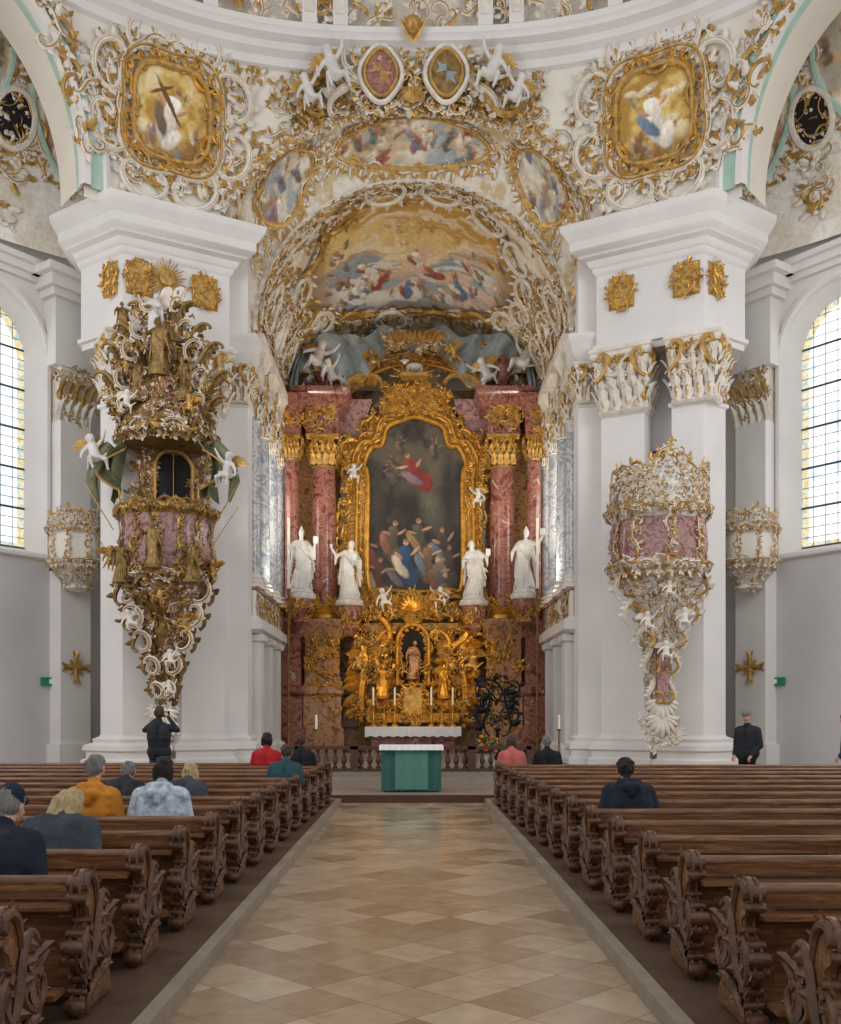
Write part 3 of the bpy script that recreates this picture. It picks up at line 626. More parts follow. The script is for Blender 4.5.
def statue_mesh(name,mat,armL,armR,mitre=False,lean=0.,vox=.024,acc='gold',staff=False,hip=0.,seed=1,beard=True):
    c=[];a=c.append;hp=np.array([hip,0,0])
    a(((0,0,.03),hp+[0,0,.9],.25,.16,mat));a((hp+[-.06,.02,.8],(-.09,0,1.3),.14,.13,mat));a((hp+[.06,.02,.8],(.09,0,1.3),.14,.13,mat))
    a(((-.15,0,1.38),(.15,0,1.38),.085,.085,mat));a(((0,0,1.4),(lean*.3,-.02,1.53),.06,.055,mat))
    h=np.array([lean*.5,-.03,1.63]);a((h-[0,.0,.03],h+[0,.01,.05],.08,.092,mat));a((h+[0,-.095,0],h+[0,-.105,-.02],.014,.016,mat))
    if beard: a((h+[0,-.07,-.07],h+[0,-.06,-.16],.05,.04,mat))
    rg=random.Random(seed)
    for i in range(20):
        q=2*pi*i/20;k=rg.uniform(.88,1.15);tw=rg.uniform(.2,.9);a(((math.cos(q)*.3*k,math.sin(q)*.27*k,.02),hp+[math.cos(q+tw)*.13,math.sin(q+tw)*.12,1.0],.032,.016,mat))
    for i in range(7): a(((-.2,-.12,1.28-.1*i),hp+[.2,-.2,.8-.1*i],.025,.028,mat))
    a(((.22,-.02,1.3),(.34,.05,.35),.07,.05,mat));a(((.24,-.1,1.1),(.4,-.02,.55),.05,.03,mat));a(((-.22,.05,1.2),(-.32,.1,.4),.06,.04,mat));a(((.3,0,.9),(.46,.05,.75),.05,.02,mat))
    for s,(el,ha) in((-1,armL),(1,armR)):
        sh=np.array([s*.19,0,1.36]);el=np.array(el);ha=np.array(ha);a((sh,el,.075,.06,mat));a((el,ha,.055,.036,mat));a((el,el+[s*.03,.02,-.25],.065,.03,mat))
        for f in range(5):
            dd=np.array([(f-2)*.018,-.03,.05 if ha[2]>1.4 else -.03]);a((ha,ha+dd*1.6,.018,.012,mat))
    if mitre: a((h+[0,0,.08],h+[0,0,.22],.08,.03,mat))
    else:
        for i in range(10): q=i*.63;a((h+[math.cos(q)*.07,math.sin(q)*.07+.02,.06],h+[math.cos(q)*.09,math.sin(q)*.09+.03,-.04],.03,.03,mat))
    mb=fuse(c,vox,1)
    if staff:
        hx=armL[1];tube(mb,[(hx[0],hx[1]-.03,.0),(hx[0],hx[1]-.03,1.75)],.013,acc,6);q=np.linspace(0,5.5,16)
        tube(mb,[(hx[0]+.1-.1*math.cos(w)*(1-w/9),hx[1]-.03,1.75+.1*math.sin(w)*(1-w/9)) for w in q],.015,acc,6)
    else:
        hx=armR[1];box(mb,hx[0]-.07,hx[0]+.07,hx[1]-.1,hx[1]-.03,hx[2]-.02,hx[2]+.18,mat)
    lathe(mb,0,0,[(.34,-.12),(.36,-.1),(.36,-.06),(.32,-.02),(.32,.02)],mat,16)
    o=mb.make(name);me=o.data;bpy.data.objects.remove(o);return me
ST=[statue_mesh('bishop_a','statue_white',((-.38,-.1,1.15),(-.44,-.28,1.2)),((.36,-.1,1.15),(.34,-.3,1.35)),mitre=True,hip=.05,seed=1),
    statue_mesh('saint_b','statue_white',((-.42,-.05,1.25),(-.6,-.2,1.5)),((.32,-.15,1.1),(.1,-.3,1.1)),lean=.16,hip=-.08,seed=2),
    statue_mesh('saint_cc','statue_white',((-.3,-.15,1.1),(-.05,-.3,1.1)),((.42,-.1,1.2),(.5,-.25,1.25)),lean=-.16,hip=.08,seed=3),
    statue_mesh('bishop_ddd','statue_white',((-.34,-.12,1.1),(-.2,-.32,1.2)),((.42,-.1,1.3),(.6,-.2,1.55)),mitre=True,lean=.1,hip=-.05,seed=4)]
STG=statue_mesh('gilt_saint','gold_warm',((-.4,-.1,1.2),(-.3,-.3,1.35)),((.42,-.1,1.3),(.55,-.2,1.6)),lean=.1)
STK=statue_mesh('small_saint','marble_orange',((-.3,-.1,1.1),(-.1,-.3,1.15)),((.3,-.1,1.1),(.1,-.3,1.1)),lean=.2,hip=.06,seed=8)
STD=statue_mesh('dark_gilt_saint','gold_dark',((-.4,-.1,1.2),(-.3,-.3,1.35)),((.42,-.1,1.3),(.5,-.2,1.4)),lean=-.1,seed=9)
def putto_mesh(name,mat,pose,wing='gold'):
    c=[];a=c.append;k=pose
    a(((0,0,.35),(0,0,.6),.14,.12,mat));a(((-.07,0,.62),(.07,0,.62),.07,.07,mat));a(((0,-.01,.72),(0,-.02,.82),.095,.1,mat))
    a(((0,-.11,.77),(0,-.12,.76),.02,.02,mat))
    for i in range(9): q=i*.7;a(((math.cos(q)*.08,math.sin(q)*.08,.86),(math.cos(q)*.09,math.sin(q)*.09+.02,.8),.03,.03,mat))
    for s in(-1,1):
        sh=np.array([s*.14,0,.62]);e=sh+np.array([s*.15,-.05,.12*k*s]);h=e+np.array([s*.08,-.08,.16*(1 if k*s>0 else -.6)])
        a((sh,e,.052,.042,mat));a((e,h,.042,.03,mat));
        for f in range(4): a((h,h+np.array([(f-1.5)*.018,-.02,.05*(1 if k*s>0 else -1)]),.016,.012,mat))
        hp=np.array([s*.08,0,.32]);kn=hp+np.array([s*.1,-.2,.02-.1*(k*s>0)]);ft=kn+np.array([s*.0,.02+.08*(k*s>0),-.24]);a((hp,kn,.075,.055,mat));a((kn,ft,.052,.03,mat));a((ft,ft+[0,-.09,-.01],.03,.024,mat))
    a(((-.16,-.1,.36),(.18,-.1,.3),.05,.05,mat));a(((.18,-.08,.3),(.35,.05,.45),.05,.02,mat));a(((-.16,-.05,.36),(-.25,.08,.1),.05,.02,mat))
    mb=fuse(c,.02,2)
    for s in(-1,1):
        mb.map=lambda P,s=s:np.stack([s*(.05+P[:,0]),.13+.3*P[:,0]+P[:,2]*.3,.6+P[:,1]],1)
        for i in range(6): leaf(mb,0,0,.2+.22*i,.42-.03*i,.1,wing,.1,0)
    mb.map=None;o=mb.make(name);me=o.data;bpy.data.objects.remove(o);return me
PW=[putto_mesh('putto_a','statue_white',1),putto_mesh('putto_b','statue_white',-1),putto_mesh('putto_c','stucco',1,'stucco')];PG=putto_mesh('putto_g','gold',1,'gold_warm')
def place(name,me,x,y,z,s,rz=0,rx=0,ry=0,parent=None):
    o=link(name,me,parent,(x,y,z));o.scale=(s,s,s);o.rotation_euler=(rx,ry,rz);return o
# ---------------------------------------------------------------- pulpit and oratory
def interp_prof(pr):
    z=np.array([p[1] for p in pr]);r=np.array([p[0] for p in pr]);o=np.argsort(z);return lambda q:np.interp(q,z[o],r[o])
def M_lathe(cx,cy,pr,rot=0,lobes=0,amp=0,r0=1.):
    f=interp_prof(pr)
    def g(P):
        a=P[:,0]/r0+rot;r=f(P[:,1])*(1+(amp*np.cos(lobes*a) if lobes else 0))+P[:,2]
        return np.stack([cx+r*np.sin(a),cy-r*np.cos(a),P[:,1]],1)
    return g
def pulpit():
    e=empty('pulpit');cx,cy=-6.1,24.75
    par=[(1.02,4.95),(1.14,5.05),(1.16,5.15),(1.06,5.25),(1.12,5.6),(1.06,6.2),(1.1,6.5),(1.2,6.6),(1.22,6.72),(1.1,6.78)]
    mb=MB();lathe(mb,cx,cy,par[3:7],'marble_pink',64,8,.03);lathe(mb,cx,cy,par[:4],'gold_dark',64,8,.03);lathe(mb,cx,cy,par[6:],'gold',64,8,.03)
    low=[(.12,1.7),(.22,2.0),(.2,2.3),(.34,2.7),(.28,3.0),(.48,3.5),(.56,3.8),(.46,4.0),(.72,4.4),(.94,4.7),(1.02,4.95)]
    lathe(mb,cx,cy+.1,low,'gold_dark',48,6,.06)
    mb.map=M_lathe(cx,cy,par,0,8,.03,1.15)
    for i in range(9):
        u=-2.3+i*.575
        along(mb,[(u,5.2),(u,6.6)],.3,['gold','gold_dark'],w=.03,closed=False,leafs=2,r=.08)
    for u in(-1.15,0,1.15):
        rocaille(mb,u,5.95,.36,pi/2,['gold','stucco'],w=.04)
    for q in range(2):
        along(mb,[(t,6.72) for t in np.linspace(-2.6,2.6,20)],.33,['gold','gold_dark'],w=.05,closed=False,leafs=3,r=.08)
        along(mb,[(t,5.05+.1*q) for t in np.linspace(-2.6,2.6,20)],.38,['gold','stucco','gold_dark'],w=.05,closed=False,leafs=4,r=.07)
    mb.map=M_lathe(cx,cy+.1,low,0,6,.06,.7)
    GD=['gold','stucco','gold_dark','gold_dark','gold_dark','marble_pink']
    for i in range(120):
        z=R.uniform(2.0,4.95);rocaille(mb,R.uniform(-1.2,1.2),z,.3+.06*(z-2),R.uniform(0,6),GD,w=.05)
    mb.map=M_face((cx,cy-.15),(1,0),(0,-1))
    for s in(1,-1):
        for z,w_,sz in((4.9,1.08,.9),(4.3,.88,.9),(3.7,.66,.8),(3.1,.42,.7),(2.5,.28,.6)):
            stroke(mb,'S',s*w_,z,pi/2+s*.5,sz,.06,'gold_dark',s,.1,6,4,True);stroke(mb,'C',s*(w_-.15),z-.2,s*1.2,sz*.6,.05,'stucco',s,.25)
    for z in(1.6,1.3): shell(mb,0,z+.25,-pi/2,.5,'stucco',9,1.3,.1)
    for i in range(12): rocaille(mb,R.uniform(-.35,.35),R.uniform(1.2,1.9),.4,-pi/2,['stucco','statue_white'],w=.1)
    mb.map=None
    fx=-B[0]-dL[0]*1.15;fy=B[1]+dL[1]*1.15
    nn=np.array([-nL[0],nL[1]]);dd=np.array([-dL[0],dL[1]])
    mb.map=M_face((fx,fy),dd,nn)
    box(mb,-.75,.8,6.5,8.9,0,.35,'gold_dark');box(mb,-.42,.48,6.6,8.25,.35,.37,'dark');
    t=np.linspace(0,pi,14);tube(mb,[(.03-.48,6.6,.4)]+[(.03-.48*math.cos(q),7.9+.45*math.sin(q),.4) for q in t]+[(.51,6.6,.4)],.05,'gold',6,ref=(0,0,1))
    tube(mb,[(.03,6.6,.39),(.03,8.3,.39)],.02,'gold_dark',4);box(mb,-.35,-.03,6.75,7.8,.37,.4,'iron');box(mb,.09,.41,6.75,7.8,.37,.4,'iron')
    for i in range(50):
        u=R.choice([-1,1])*R.uniform(.5,.95);rocaille(mb,u,R.uniform(6.8,8.9),.38,R.uniform(0,6),GD,w=.38)
    mb.map=None
    can=[(1.0,8.35),(1.18,8.4),(1.22,8.55),(1.08,8.65),(1.1,8.85),(.92,9.1),(.72,9.3),(.8,9.7),(.6,10.0),(.48,10.3),(.56,10.6),(.4,11.0),(.28,11.3),(.1,11.6)]
    lathe(mb,cx,cy,can,'gold_dark',48,8,.04);lathe(mb,cx,cy,[(.02,8.5),(1.0,8.36)],'marble_pink',32)
    mb.map=M_lathe(cx,cy,can,0,8,.04,1.0)
    for q in range(2): along(mb,[(t,8.45+.15*q) for t in np.linspace(-2.6,2.6,20)],.36,['gold','gold_dark','stucco'],w=.05,closed=False,leafs=4,r=.08)
    for i in range(90): z=R.uniform(8.7,9.5);rocaille(mb,R.uniform(-2.,2.),z,.34,R.uniform(0,6),GD,w=.06)
    for i in range(90): z=R.uniform(9.4,11.4);rocaille(mb,R.uniform(-1.6,1.6),z,.36,R.uniform(0,6),GD,w=.1)
    mb.map=M_face((cx,cy-.3),(1,0),(0,-1))
    for s in(1,-1):
        for z,w_,sz in((9.1,1.05,1.0),(9.7,1.15,1.0),(10.4,.95,1.0),(10.9,.7,.9),(11.5,.45,.7),(9.3,.6,.9)):
            stroke(mb,'S',s*w_,z,pi/2-s*.5,sz,.055,'gold_dark',s,.1,6,5,True);stroke(mb,'C',s*w_*.8,z+.15,s*1.0,sz*.5,.035,'stucco',-s,.2)
            for i in range(3): rocaille(mb,s*w_+R.uniform(-.2,.2),z+R.uniform(-.3,.3),.42,R.uniform(0,6),['gold','gold_dark','gold_dark','stucco'],w=.2-.2*i)
    mb.map=None
    for s in(0,1):
        x=cx-.05+.3*s;t=np.linspace(0,pi,8);o=[(x-.14,0,11.6)]+[(x-.14*math.cos(q),0,12.05+.14*math.sin(q)) for q in t]+[(x+.14,0,11.6)]
        V=[(p[0]+(p[2]-11.6)*.25,cy-.25,p[2]) for p in o]+[(p[0]+(p[2]-11.6)*.25,cy-.15,p[2]) for p in o];n=len(o)
        mb.add(V,[tuple(range(n)),tuple(range(2*n-1,n-1,-1))]+[(i,(i+1)%n,n+(i+1)%n,n+i) for i in range(n)],'stucco')
    mb.map=M_face((fx+.03,fy-.02),dd,nn);u=-.1
    for i in range(32): leaf(mb,u+.15*math.cos(i*pi/16),12.75+.15*math.sin(i*pi/16),i*pi/16,.42 if i%2 else .3,.05,'gold',.02,.1)
    mb.add([(u,12.75,.3)]+[(u+.2*math.cos(i*pi/8),12.75+.2*math.sin(i*pi/8),.2) for i in range(16)],[(0,i+1,(i+1)%16+1) for i in range(16)],'gold')
    mb.map=None
    for s in(1,-1):
        n,k=24,20;V=[]
        for i in range(n):
            t=i/(n-1)
            for j in range(k):
                q=j/(k-1);x=s*(.95+.6*q*math.sin(pi*min(1,t*1.2))+.35*t*(1-q));z=8.5-1.6*t-.35*q*(1-t)+.15*math.sin(3*q)
                V.append((cx+x+.06*math.sin(9*q+3*t),cy-.1-.35*q+.12*math.sin(15*q+2*t),z))
        mb.add(V,gridf(n,k),'drape_green');tube(mb,[(x,y-.02,z) for x,y,z in V[k-1::k]],.03,'gold',5)
        tube(mb,[(cx+s*1.3,cy-.3,8.3),(cx+s*1.6,cy-.4,7.9),(cx+s*1.75,cy-.35,7.4),(cx+s*1.6,cy-.3,6.9)],[.12,.2,.14,.04],'drape_green',8)
        tube(mb,[(cx+s*1.2,cy-.4,6.2),(cx+s*1.85,cy-.5,7.3)],.015,'gold',5);tube(mb,[(cx+s*1.1,cy-.9,5.4),(cx+s*1.9,cy-.7,6.7)],.012,'gold',5)
    mb.make('pulpit_body',e)
    for (x,y,z,s,rz,g) in[(-1.5,-.5,7.6,1.0,.5,0),(1.55,-.5,7.2,.95,-.5,0),(-.75,-.9,8.9,.6,.3,2),(.8,-.9,8.8,.6,-.3,1),(-.9,-.4,9.9,.6,.4,1),(.85,-.3,10.0,.7,-.4,2),
        (-.6,-.8,3.7,.6,.4,2),(.65,-.8,3.6,.65,-.4,1),(.3,-.7,2.8,.55,0,2),(0,-.9,4.3,.6,0,1),(-1.3,-.3,5.2,.7,.8,1),(1.25,-.4,4.9,.7,-.7,1),(.2,-.5,2.1,.5,.5,2)]:
        place('putto',PG if g==1 else (PW[2] if g==2 else PW[0 if x<0 else 1]),cx+x,cy+y,z,s,rz,R.uniform(-.3,.3),R.uniform(-.3,.3),e)
    for (x,y,z,s,rz,me) in[(0,-.75,9.9,.75,0,STD),(-.55,-.6,9.3,.6,.4,STD),(.55,-.6,9.3,.6,-.4,STD),(-.2,-.4,10.9,.6,.2,ST[1]),(.35,-.4,10.8,.55,-.3,STD),(-.85,-1.0,4.9,.55,.5,STD),(.85,-1.0,4.9,.55,-.5,STD),(0,-1.3,5.2,.6,0,STD),(-1.0,-.3,11.0,.45,.4,STD)]:
        place('pulpit_figure',me,cx+x,cy+y,z,s,rz,0,0,e)
pulpit()
def oratory(cx,cy,z0,sc_,name,rng,full=True):
    e=empty(name);mb=MB();k=sc_
    par=[(1.0,0),(1.12,.1),(1.14,.2),(1.02,.28),(1.08,.7),(1.02,1.2),(1.12,1.32),(1.18,1.45),(1.08,1.5)]
    par=[(r*k,z0+z*k) for r,z in par]
    pm='marble_pink' if full else 'plaster_warm';SW=['stucco','stucco','gold','statue_white','stucco']
    lathe(mb,cx,cy,par[3:6],pm,64,7,.04);lathe(mb,cx,cy,par[:4],'stucco',64,7,.04);lathe(mb,cx,cy,par[5:],'stucco',64,7,.04)
    low=[(.1,-3.4),(.2,-3.1),(.16,-2.8),(.28,-2.4),(.22,-2.0),(.4,-1.5),(.36,-1.1),(.65,-.6),(.9,-.2),(1.0,0)] if full else [(.3,-.95),(.5,-.85),(.45,-.7),(.8,-.3),(1.0,0)]
    low=[(r*k,z0+z*k) for r,z in low];lathe(mb,cx,cy+.1,low,'stucco',48,6,.05)
    mb.map=M_lathe(cx,cy,par,0,7,.04,1.08*k);g=lambda z:z0+z*k
    for u in np.linspace(-2.2,2.2,7)*k: along(mb,[(u,g(.25)),(u,g(1.35))],.28*k,['gold','stucco'],w=.03,closed=False,leafs=2,r=.08)
    for q in range(2):
        along(mb,[(t,g(1.42+.08*q)) for t in np.linspace(-2.5,2.5,20)*k],.32*k,['gold','stucco'],w=.04,closed=False,leafs=3,r=.07)
        along(mb,[(t,g(.05+.12*q)) for t in np.linspace(-2.5,2.5,20)*k],.36*k,['gold','stucco','stucco'],w=.05,closed=False,leafs=4,r=.07)
    mb.map=lambda P:np.stack([cx+(1.08*k+P[:,2])*np.sin(P[:,0]/(1.08*k)),cy-(1.08*k+P[:,2])*np.cos(P[:,0]/(1.08*k)),P[:,1]],1)
    hi=1.2 if full else .7
    top=lambda u:g(1.5)+k*hi*(.35+.65*max(0,math.cos(u/k*.75))**1.2)*(.85+.15*math.cos(u/k*5))
    us=np.linspace(-2.0,2.0,60)*k
    mb.add([(u,g(1.45),-.05) for u in us]+[(u,g(1.5)+(top(u)-g(1.5))*.8,-.05) for u in us],gridf(2,60),'stucco')
    for i in range(90 if full else 40):
        u=R.uniform(-2.0,2.0)*k;z=g(1.5)+(top(u)-g(1.5))*R.uniform(.05,.9);rocaille(mb,u,z,.34*k,R.uniform(0,6),SW,w=0)
    along(mb,[(u,top(u)) for u in us],.36*k,['stucco','gold'],w=0,closed=False,leafs=3,r=.08)
    for u in np.linspace(-1.8,1.8,9)*k: leaf(mb,u,top(u)-.05,pi/2,.28*k,.12*k,'gold',.1,0)
    mb.map=M_lathe(cx,cy+.1,low,0,6,.05,.7*k)
    for i in range(120 if full else 30):
        z=R.uniform(-3.0 if full else -.9,0);rocaille(mb,R.uniform(-1.3,1.3)*k,g(z),(.4+.05*z)*k,R.uniform(0,6),SW,w=.04)
    mb.map=M_face((cx,cy-.15),(1,0),(0,-1))
    if full:
        for s in(1,-1):
            for z,w_,sz in((-.1,1.02,.9),(-.7,.8,.85),(-1.3,.5,.75),(-1.9,.34,.65),(-2.6,.25,.55)): stroke(mb,'S',s*w_,g(z),pi/2+s*.5,sz,.05,'stucco',s,.1,6,5,True);stroke(mb,'C',s*(w_-.12),g(z-.2),s*1.2,sz*.5,.03,'gold',s,.25)
        box(mb,-.13,.13,g(-2.9),g(-1.5),.05,.26,'marble_pink')
        for z in(-3.1,-3.45): shell(mb,0,g(z+.25),-pi/2,.55,'stucco',9,1.3,.1);
        for i in range(14): rocaille(mb,R.uniform(-.4,.4),g(R.uniform(-3.9,-3.2)),.42,-pi/2,['stucco','statue_white','stucco'],w=.1)
    mb.make('parapet',e)
    if full:
        for (x,y,z,s,rz) in[(-.45,-.7,-1.5,.6,.3),(.45,-.7,-1.4,.6,-.3),(0,-.7,-2.2,.6,0),(0,-1.0,-.7,.5,0)]: place('putto',PW[2],cx+x,cy+y,z0+z,s,rz,0,0,e)
oratory(6.1,24.8,5.15,1.08,'oratory_balcony',R)
for s in(1,-1): oratory(s*9.1,27.1,5.7,.68,'side_gallery_balcony',R,False)
mb=MB(M_face(B+nL*0,dL,nL));box(mb,.85,1.45,6.6,8.6,-.72,-.6,'dark');tube(mb,[(.83,6.6,-.6),(.83,8.3,-.6),(1.15,8.65,-.6),(1.47,8.3,-.6),(1.47,6.6,-.6)],.05,'stucco',5,ref=(0,0,1));mb.make('dark_oratory_doorway')  # flat dark panel gives the opening its shade; stucco tube frames it
# ---------------------------------------------------------------- high altar
def altar():
    e=empty('high_altar');mb=MB();fz=.45
    U=np.linspace(-1,1,40);V=[]
    for z in(fz,13.2):
        for u in U: V.append((4.3*u,34.8+.8*(1-u*u),z))
    mb.add(V,gridf(2,40),'marble_orange')
    for s in(1,-1):
        for (x,y,h,zt) in((3.0,33.6,.62,4.9),(4.0,33.1,.36,4.9),(2.15,34.5,.42,4.9)):
            mold(mb,[(s*x-h,y-h),(s*x+h,y-h),(s*x+h,y+h),(s*x-h,y+h)],[(.1,fz),(.1,1.2),(.0,1.3),(0,2.3),(.1,2.4),(.1,2.6),(-.04,2.7),(-.06,4.2),(.06,4.35),(.1,4.6),(.16,4.7),(.16,4.85),(0,zt)],'marble_orange' if h>.4 else 'marble_red')
        column(mb,s*3.0,33.6,4.9,11.0,.43,'marble_red','gold_warm',1.05,('gold','gold_warm'))
        column(mb,s*4.0,33.1,4.9,10.9,.24,'marble_red','gold_warm',.8,('gold','gold_warm'))
        column(mb,s*2.25,34.6,4.9,11.0,.28,'marble_blue','gold_warm',.9,('gold','gold_warm'))
        mold(mb,[(s*3.0-.5,33.1),(s*3.0+.5,33.1),(s*3+.5,34.5),(s*3-.5,34.5)] ,[(0,11.0),(.06,11.05),(.02,11.2),(.02,11.75),(.1,11.85),(.3,12.0),(.34,12.2),(.45,12.3),(.45,12.45),(0,12.5)],'marble_red')
        xs_=sorted([s*1.7,s*2.6]);mold(mb,[(xs_[0],34.2),(xs_[1],34.2),(xs_[1],34.8),(xs_[0],34.8)],[(0,11.0),(.02,11.7),(.1,11.85),(.2,12.0),(.3,12.3),(.3,12.4),(0,12.5)],'marble_pink')
        xs_=sorted([s*3.7,s*4.3]);mold(mb,[(xs_[0],32.8),(xs_[1],32.8),(xs_[1],34.8),(xs_[0],34.8)],[(0,10.9),(.02,11.6),(.1,11.75),(.2,11.9),(.25,12.2),(0,12.3)],'marble_red')
        mb.map=M_face((0,33.0),(1,0),(0,-1))
        for i in range(34): rocaille(mb,s*(3.0+R.uniform(-.5,.5)),R.uniform(2.3,2.8) if i%2 else R.uniform(1.4,4.7),.4,R.uniform(0,6),['gold_warm','gold'],w=.05)
        for i in range(20): rocaille(mb,s*(3.0+R.uniform(-.5,.5)),R.uniform(11.1,12.4),.4,R.uniform(0,6),['gold_warm','gold'],w=.05)
        for i in range(14): rocaille(mb,s*(4.0+R.uniform(-.3,.3)),R.uniform(11.0,12.2),.35,R.uniform(0,6),['gold_warm','gold'],w=.25)
        stroke(mb,'S',s*2.2,12.95,-s*.45,2.0,.11,'gold',-s,-.8,6,6,True);stroke(mb,'C',s*3.1,13.0,s*.3,1.1,.09,'marble_red',s,-.6,6,4,True)
        mb.map=None
        lathe(mb,s*3.0,33.5,[(.2,12.5),(.3,12.6),(.15,12.75),(.34,13.1),(.36,13.3),(.15,13.5),(.2,13.6),(.05,13.75)],'marble_red',16)
        mb.map=M_face((0,33.3),(1,0),(0,-1))
        stroke(mb,'S',s*1.65,2.9,pi/2+s*.15,2.8,.14,'gold_warm',s,0,6,7,True);stroke(mb,'C',s*1.3,4.5,s*.9,1.2,.1,'gold_warm',s,.1,6,5,True);stroke(mb,'S',s*1.15,3.3,pi/2-s*.2,2.2,.09,'gold_warm',-s,.1,6,6,True)
        for i in range(70): rocaille(mb,s*R.uniform(.7,1.95),R.uniform(1.5,5.5),.42,R.uniform(0,6),['gold_warm','gold','gold_dark'],w=R.uniform(0,.3))
        for i in range(26): rocaille(mb,s*R.uniform(2.1,4.0),R.uniform(4.8,5.6),.4,R.uniform(0,6),['gold_warm','gold'],w=.1)
        mb.map=None
    mold(mb,[(-1.8,33.4),(1.8,33.4),(1.6,34.8),(-1.6,34.8)],[(0,.45),(0,1.6),(.05,1.7),(-.1,1.8),(-.15,4.3),(.1,4.5),(.1,4.75),(-.2,4.9),(-.5,5.6)],'gold_dark')
    mb.map=M_face((0,33.3),(1,0),(0,-1))
    t=np.linspace(pi,0,14);o=[(-.52,2.7)]+[(.52*math.cos(a),4.1+.6*math.sin(a)) for a in t]+[(.52,2.7)]
    mb.add([(x,z,.05) for x,z in o],[tuple(range(len(o)))],'dark')
    along(mb,np.array(o),.36,['gold_warm','gold'],w=.08,leafs=3,r=.1);tube(mb,[(x,z,.1) for x,z in o],.07,'gold_warm',6,ref=(0,0,1))
    for i in range(40): rocaille(mb,R.uniform(-1.1,1.1),4.9+R.uniform(0,.7),.42,pi/2,['gold_warm','gold'],w=.1)
    shell(mb,0,5.1,pi/2,.6,'gold_warm',9,1.2,.3)
    for z in(1.75,2.2): box(mb,-1.5,1.5,z-.3,z,.0,.35-(z-1.7)*.2,'gold_warm')
    for i in range(30): rocaille(mb,R.uniform(-1.5,1.5),R.uniform(1.4,2.2),.3,R.uniform(0,6),['gold','gold_warm','gold_dark'],w=.36)
    along(mb,oval(0,2.2,.4,.42,20,.04,4),.35,['gold_warm'],w=.4,leafs=2);box(mb,-.3,.3,1.75,2.6,.3,.4,'gold')
    mb.map=M_face((.07,34.15),(1,0),(0,-1))
    fr=catmull([(-1.62,6.2),(-1.62,9.6),(-1.75,10.2),(-1.5,10.8),(-1.15,10.9),(-.95,11.5),(-.4,11.75),(0,11.85),(.4,11.75),(.95,11.5),(1.15,10.9),(1.5,10.8),(1.75,10.2),(1.62,9.6),(1.62,6.2),(1.1,5.95),(0,5.85),(-1.1,5.95)],5,True)
    frc=np.vstack([fr,fr[:1]]);n=len(frc)
    tube(mb,np.column_stack([frc,np.full(n,.12)]),.1,'gold_warm',8,ref=(0,0,1));ctr=np.array([0,8.9]);dv=frc-ctr
    wob=1+.06*np.sin(np.arange(n)*2*pi/(n-1)*9)
    big=ctr+dv*np.array([1.22,1.09]);bb=ctr+dv*(np.array([1.44,1.15])[None,:]*wob[:,None])
    mb.add([(x,z,.06) for x,z in frc]+[(x,z,.14) for x,z in big]+[(x,z,.0) for x,z in bb],gridf(3,n),'gold')
    tube(mb,np.column_stack([big,np.full(n,.16)]),.06,'gold_warm',8,ref=(0,0,1))
    for q in range(2):
        along(mb,(ctr+dv*np.array([1.13,1.06]))[:-1],.4,['gold_warm','gold'],w=.14,leafs=3,r=.09)
        along(mb,bb[:-1],.55,['gold_warm','gold'],w=.08,leafs=4,r=.09)
    along(mb,(ctr+dv*np.array([1.3,1.12]))[:-1],.4,['gold','gold_warm'],w=.12,leafs=3,r=.09)
    for i in range(50): rocaille(mb,R.uniform(-1.1,1.1),R.uniform(12.0,12.8),.45,R.uniform(0,6),['gold_warm','gold'],w=.2)
    for r1,m,rr in((2.7,'marble_red',.16),(2.95,'gold',.09),(2.45,'gold_warm',.08)):
        t=np.linspace(.25,pi-.25,30);tube(mb,[(r1*math.cos(q),12.0+r1*.72*math.sin(q),-.2) for q in t],rr,m,8,ref=(0,0,1))
    t=np.linspace(.25,pi-.25,30);along(mb,[(2.75*math.cos(q),12.0+2.75*.72*math.sin(q)) for q in t],.5,['gold_warm','gold'],w=0,closed=False,leafs=3,out=-1,r=.08)
    for i in range(40): leaf(mb,-.0,13.15,i*pi/20,.95 if i%2 else .65,.06,'gold_warm',.02,.0)
    for s in (1,-1):
        for i in range(36): rocaille(mb,s*R.uniform(.4,3.8),14.2+R.uniform(-.5,.4)-.12*R.uniform(0,2),.45,R.uniform(0,6),['gold','stucco','gold_warm'],w=-.3)
    for i in range(11): leaf(mb,(i-5)*.14,14.25,pi/2+(5-i)*.1,.4,.12,'gold_warm',.15,.5);
    for i in range(24): rocaille(mb,R.uniform(-1.0,1.0),14.2+R.uniform(-.15,.3),.4,pi/2,['gold','gold_warm','stucco'],w=.4)
    mb.map=None
    sphere(mb,(.05,33.5,13.35),.15,'statue_white',s=(1.9,.9,1));sphere(mb,(-.28,33.42,13.5),.09,'statue_white');
    for x in(-.15,.3): tube(mb,[(x,33.4,13.3),(x-.05,33.3,13.12)],.035,'statue_white')
    for s,w_ in((1,.2),(-1,.2)): tube(mb,[(-.28+s*.07,33.4,13.55),(-.28+s*.15,33.38,13.5)],[.03,.015],'statue_white')
    box(mb,-.4,.5,33.25,33.75,12.98,13.1,'gold')
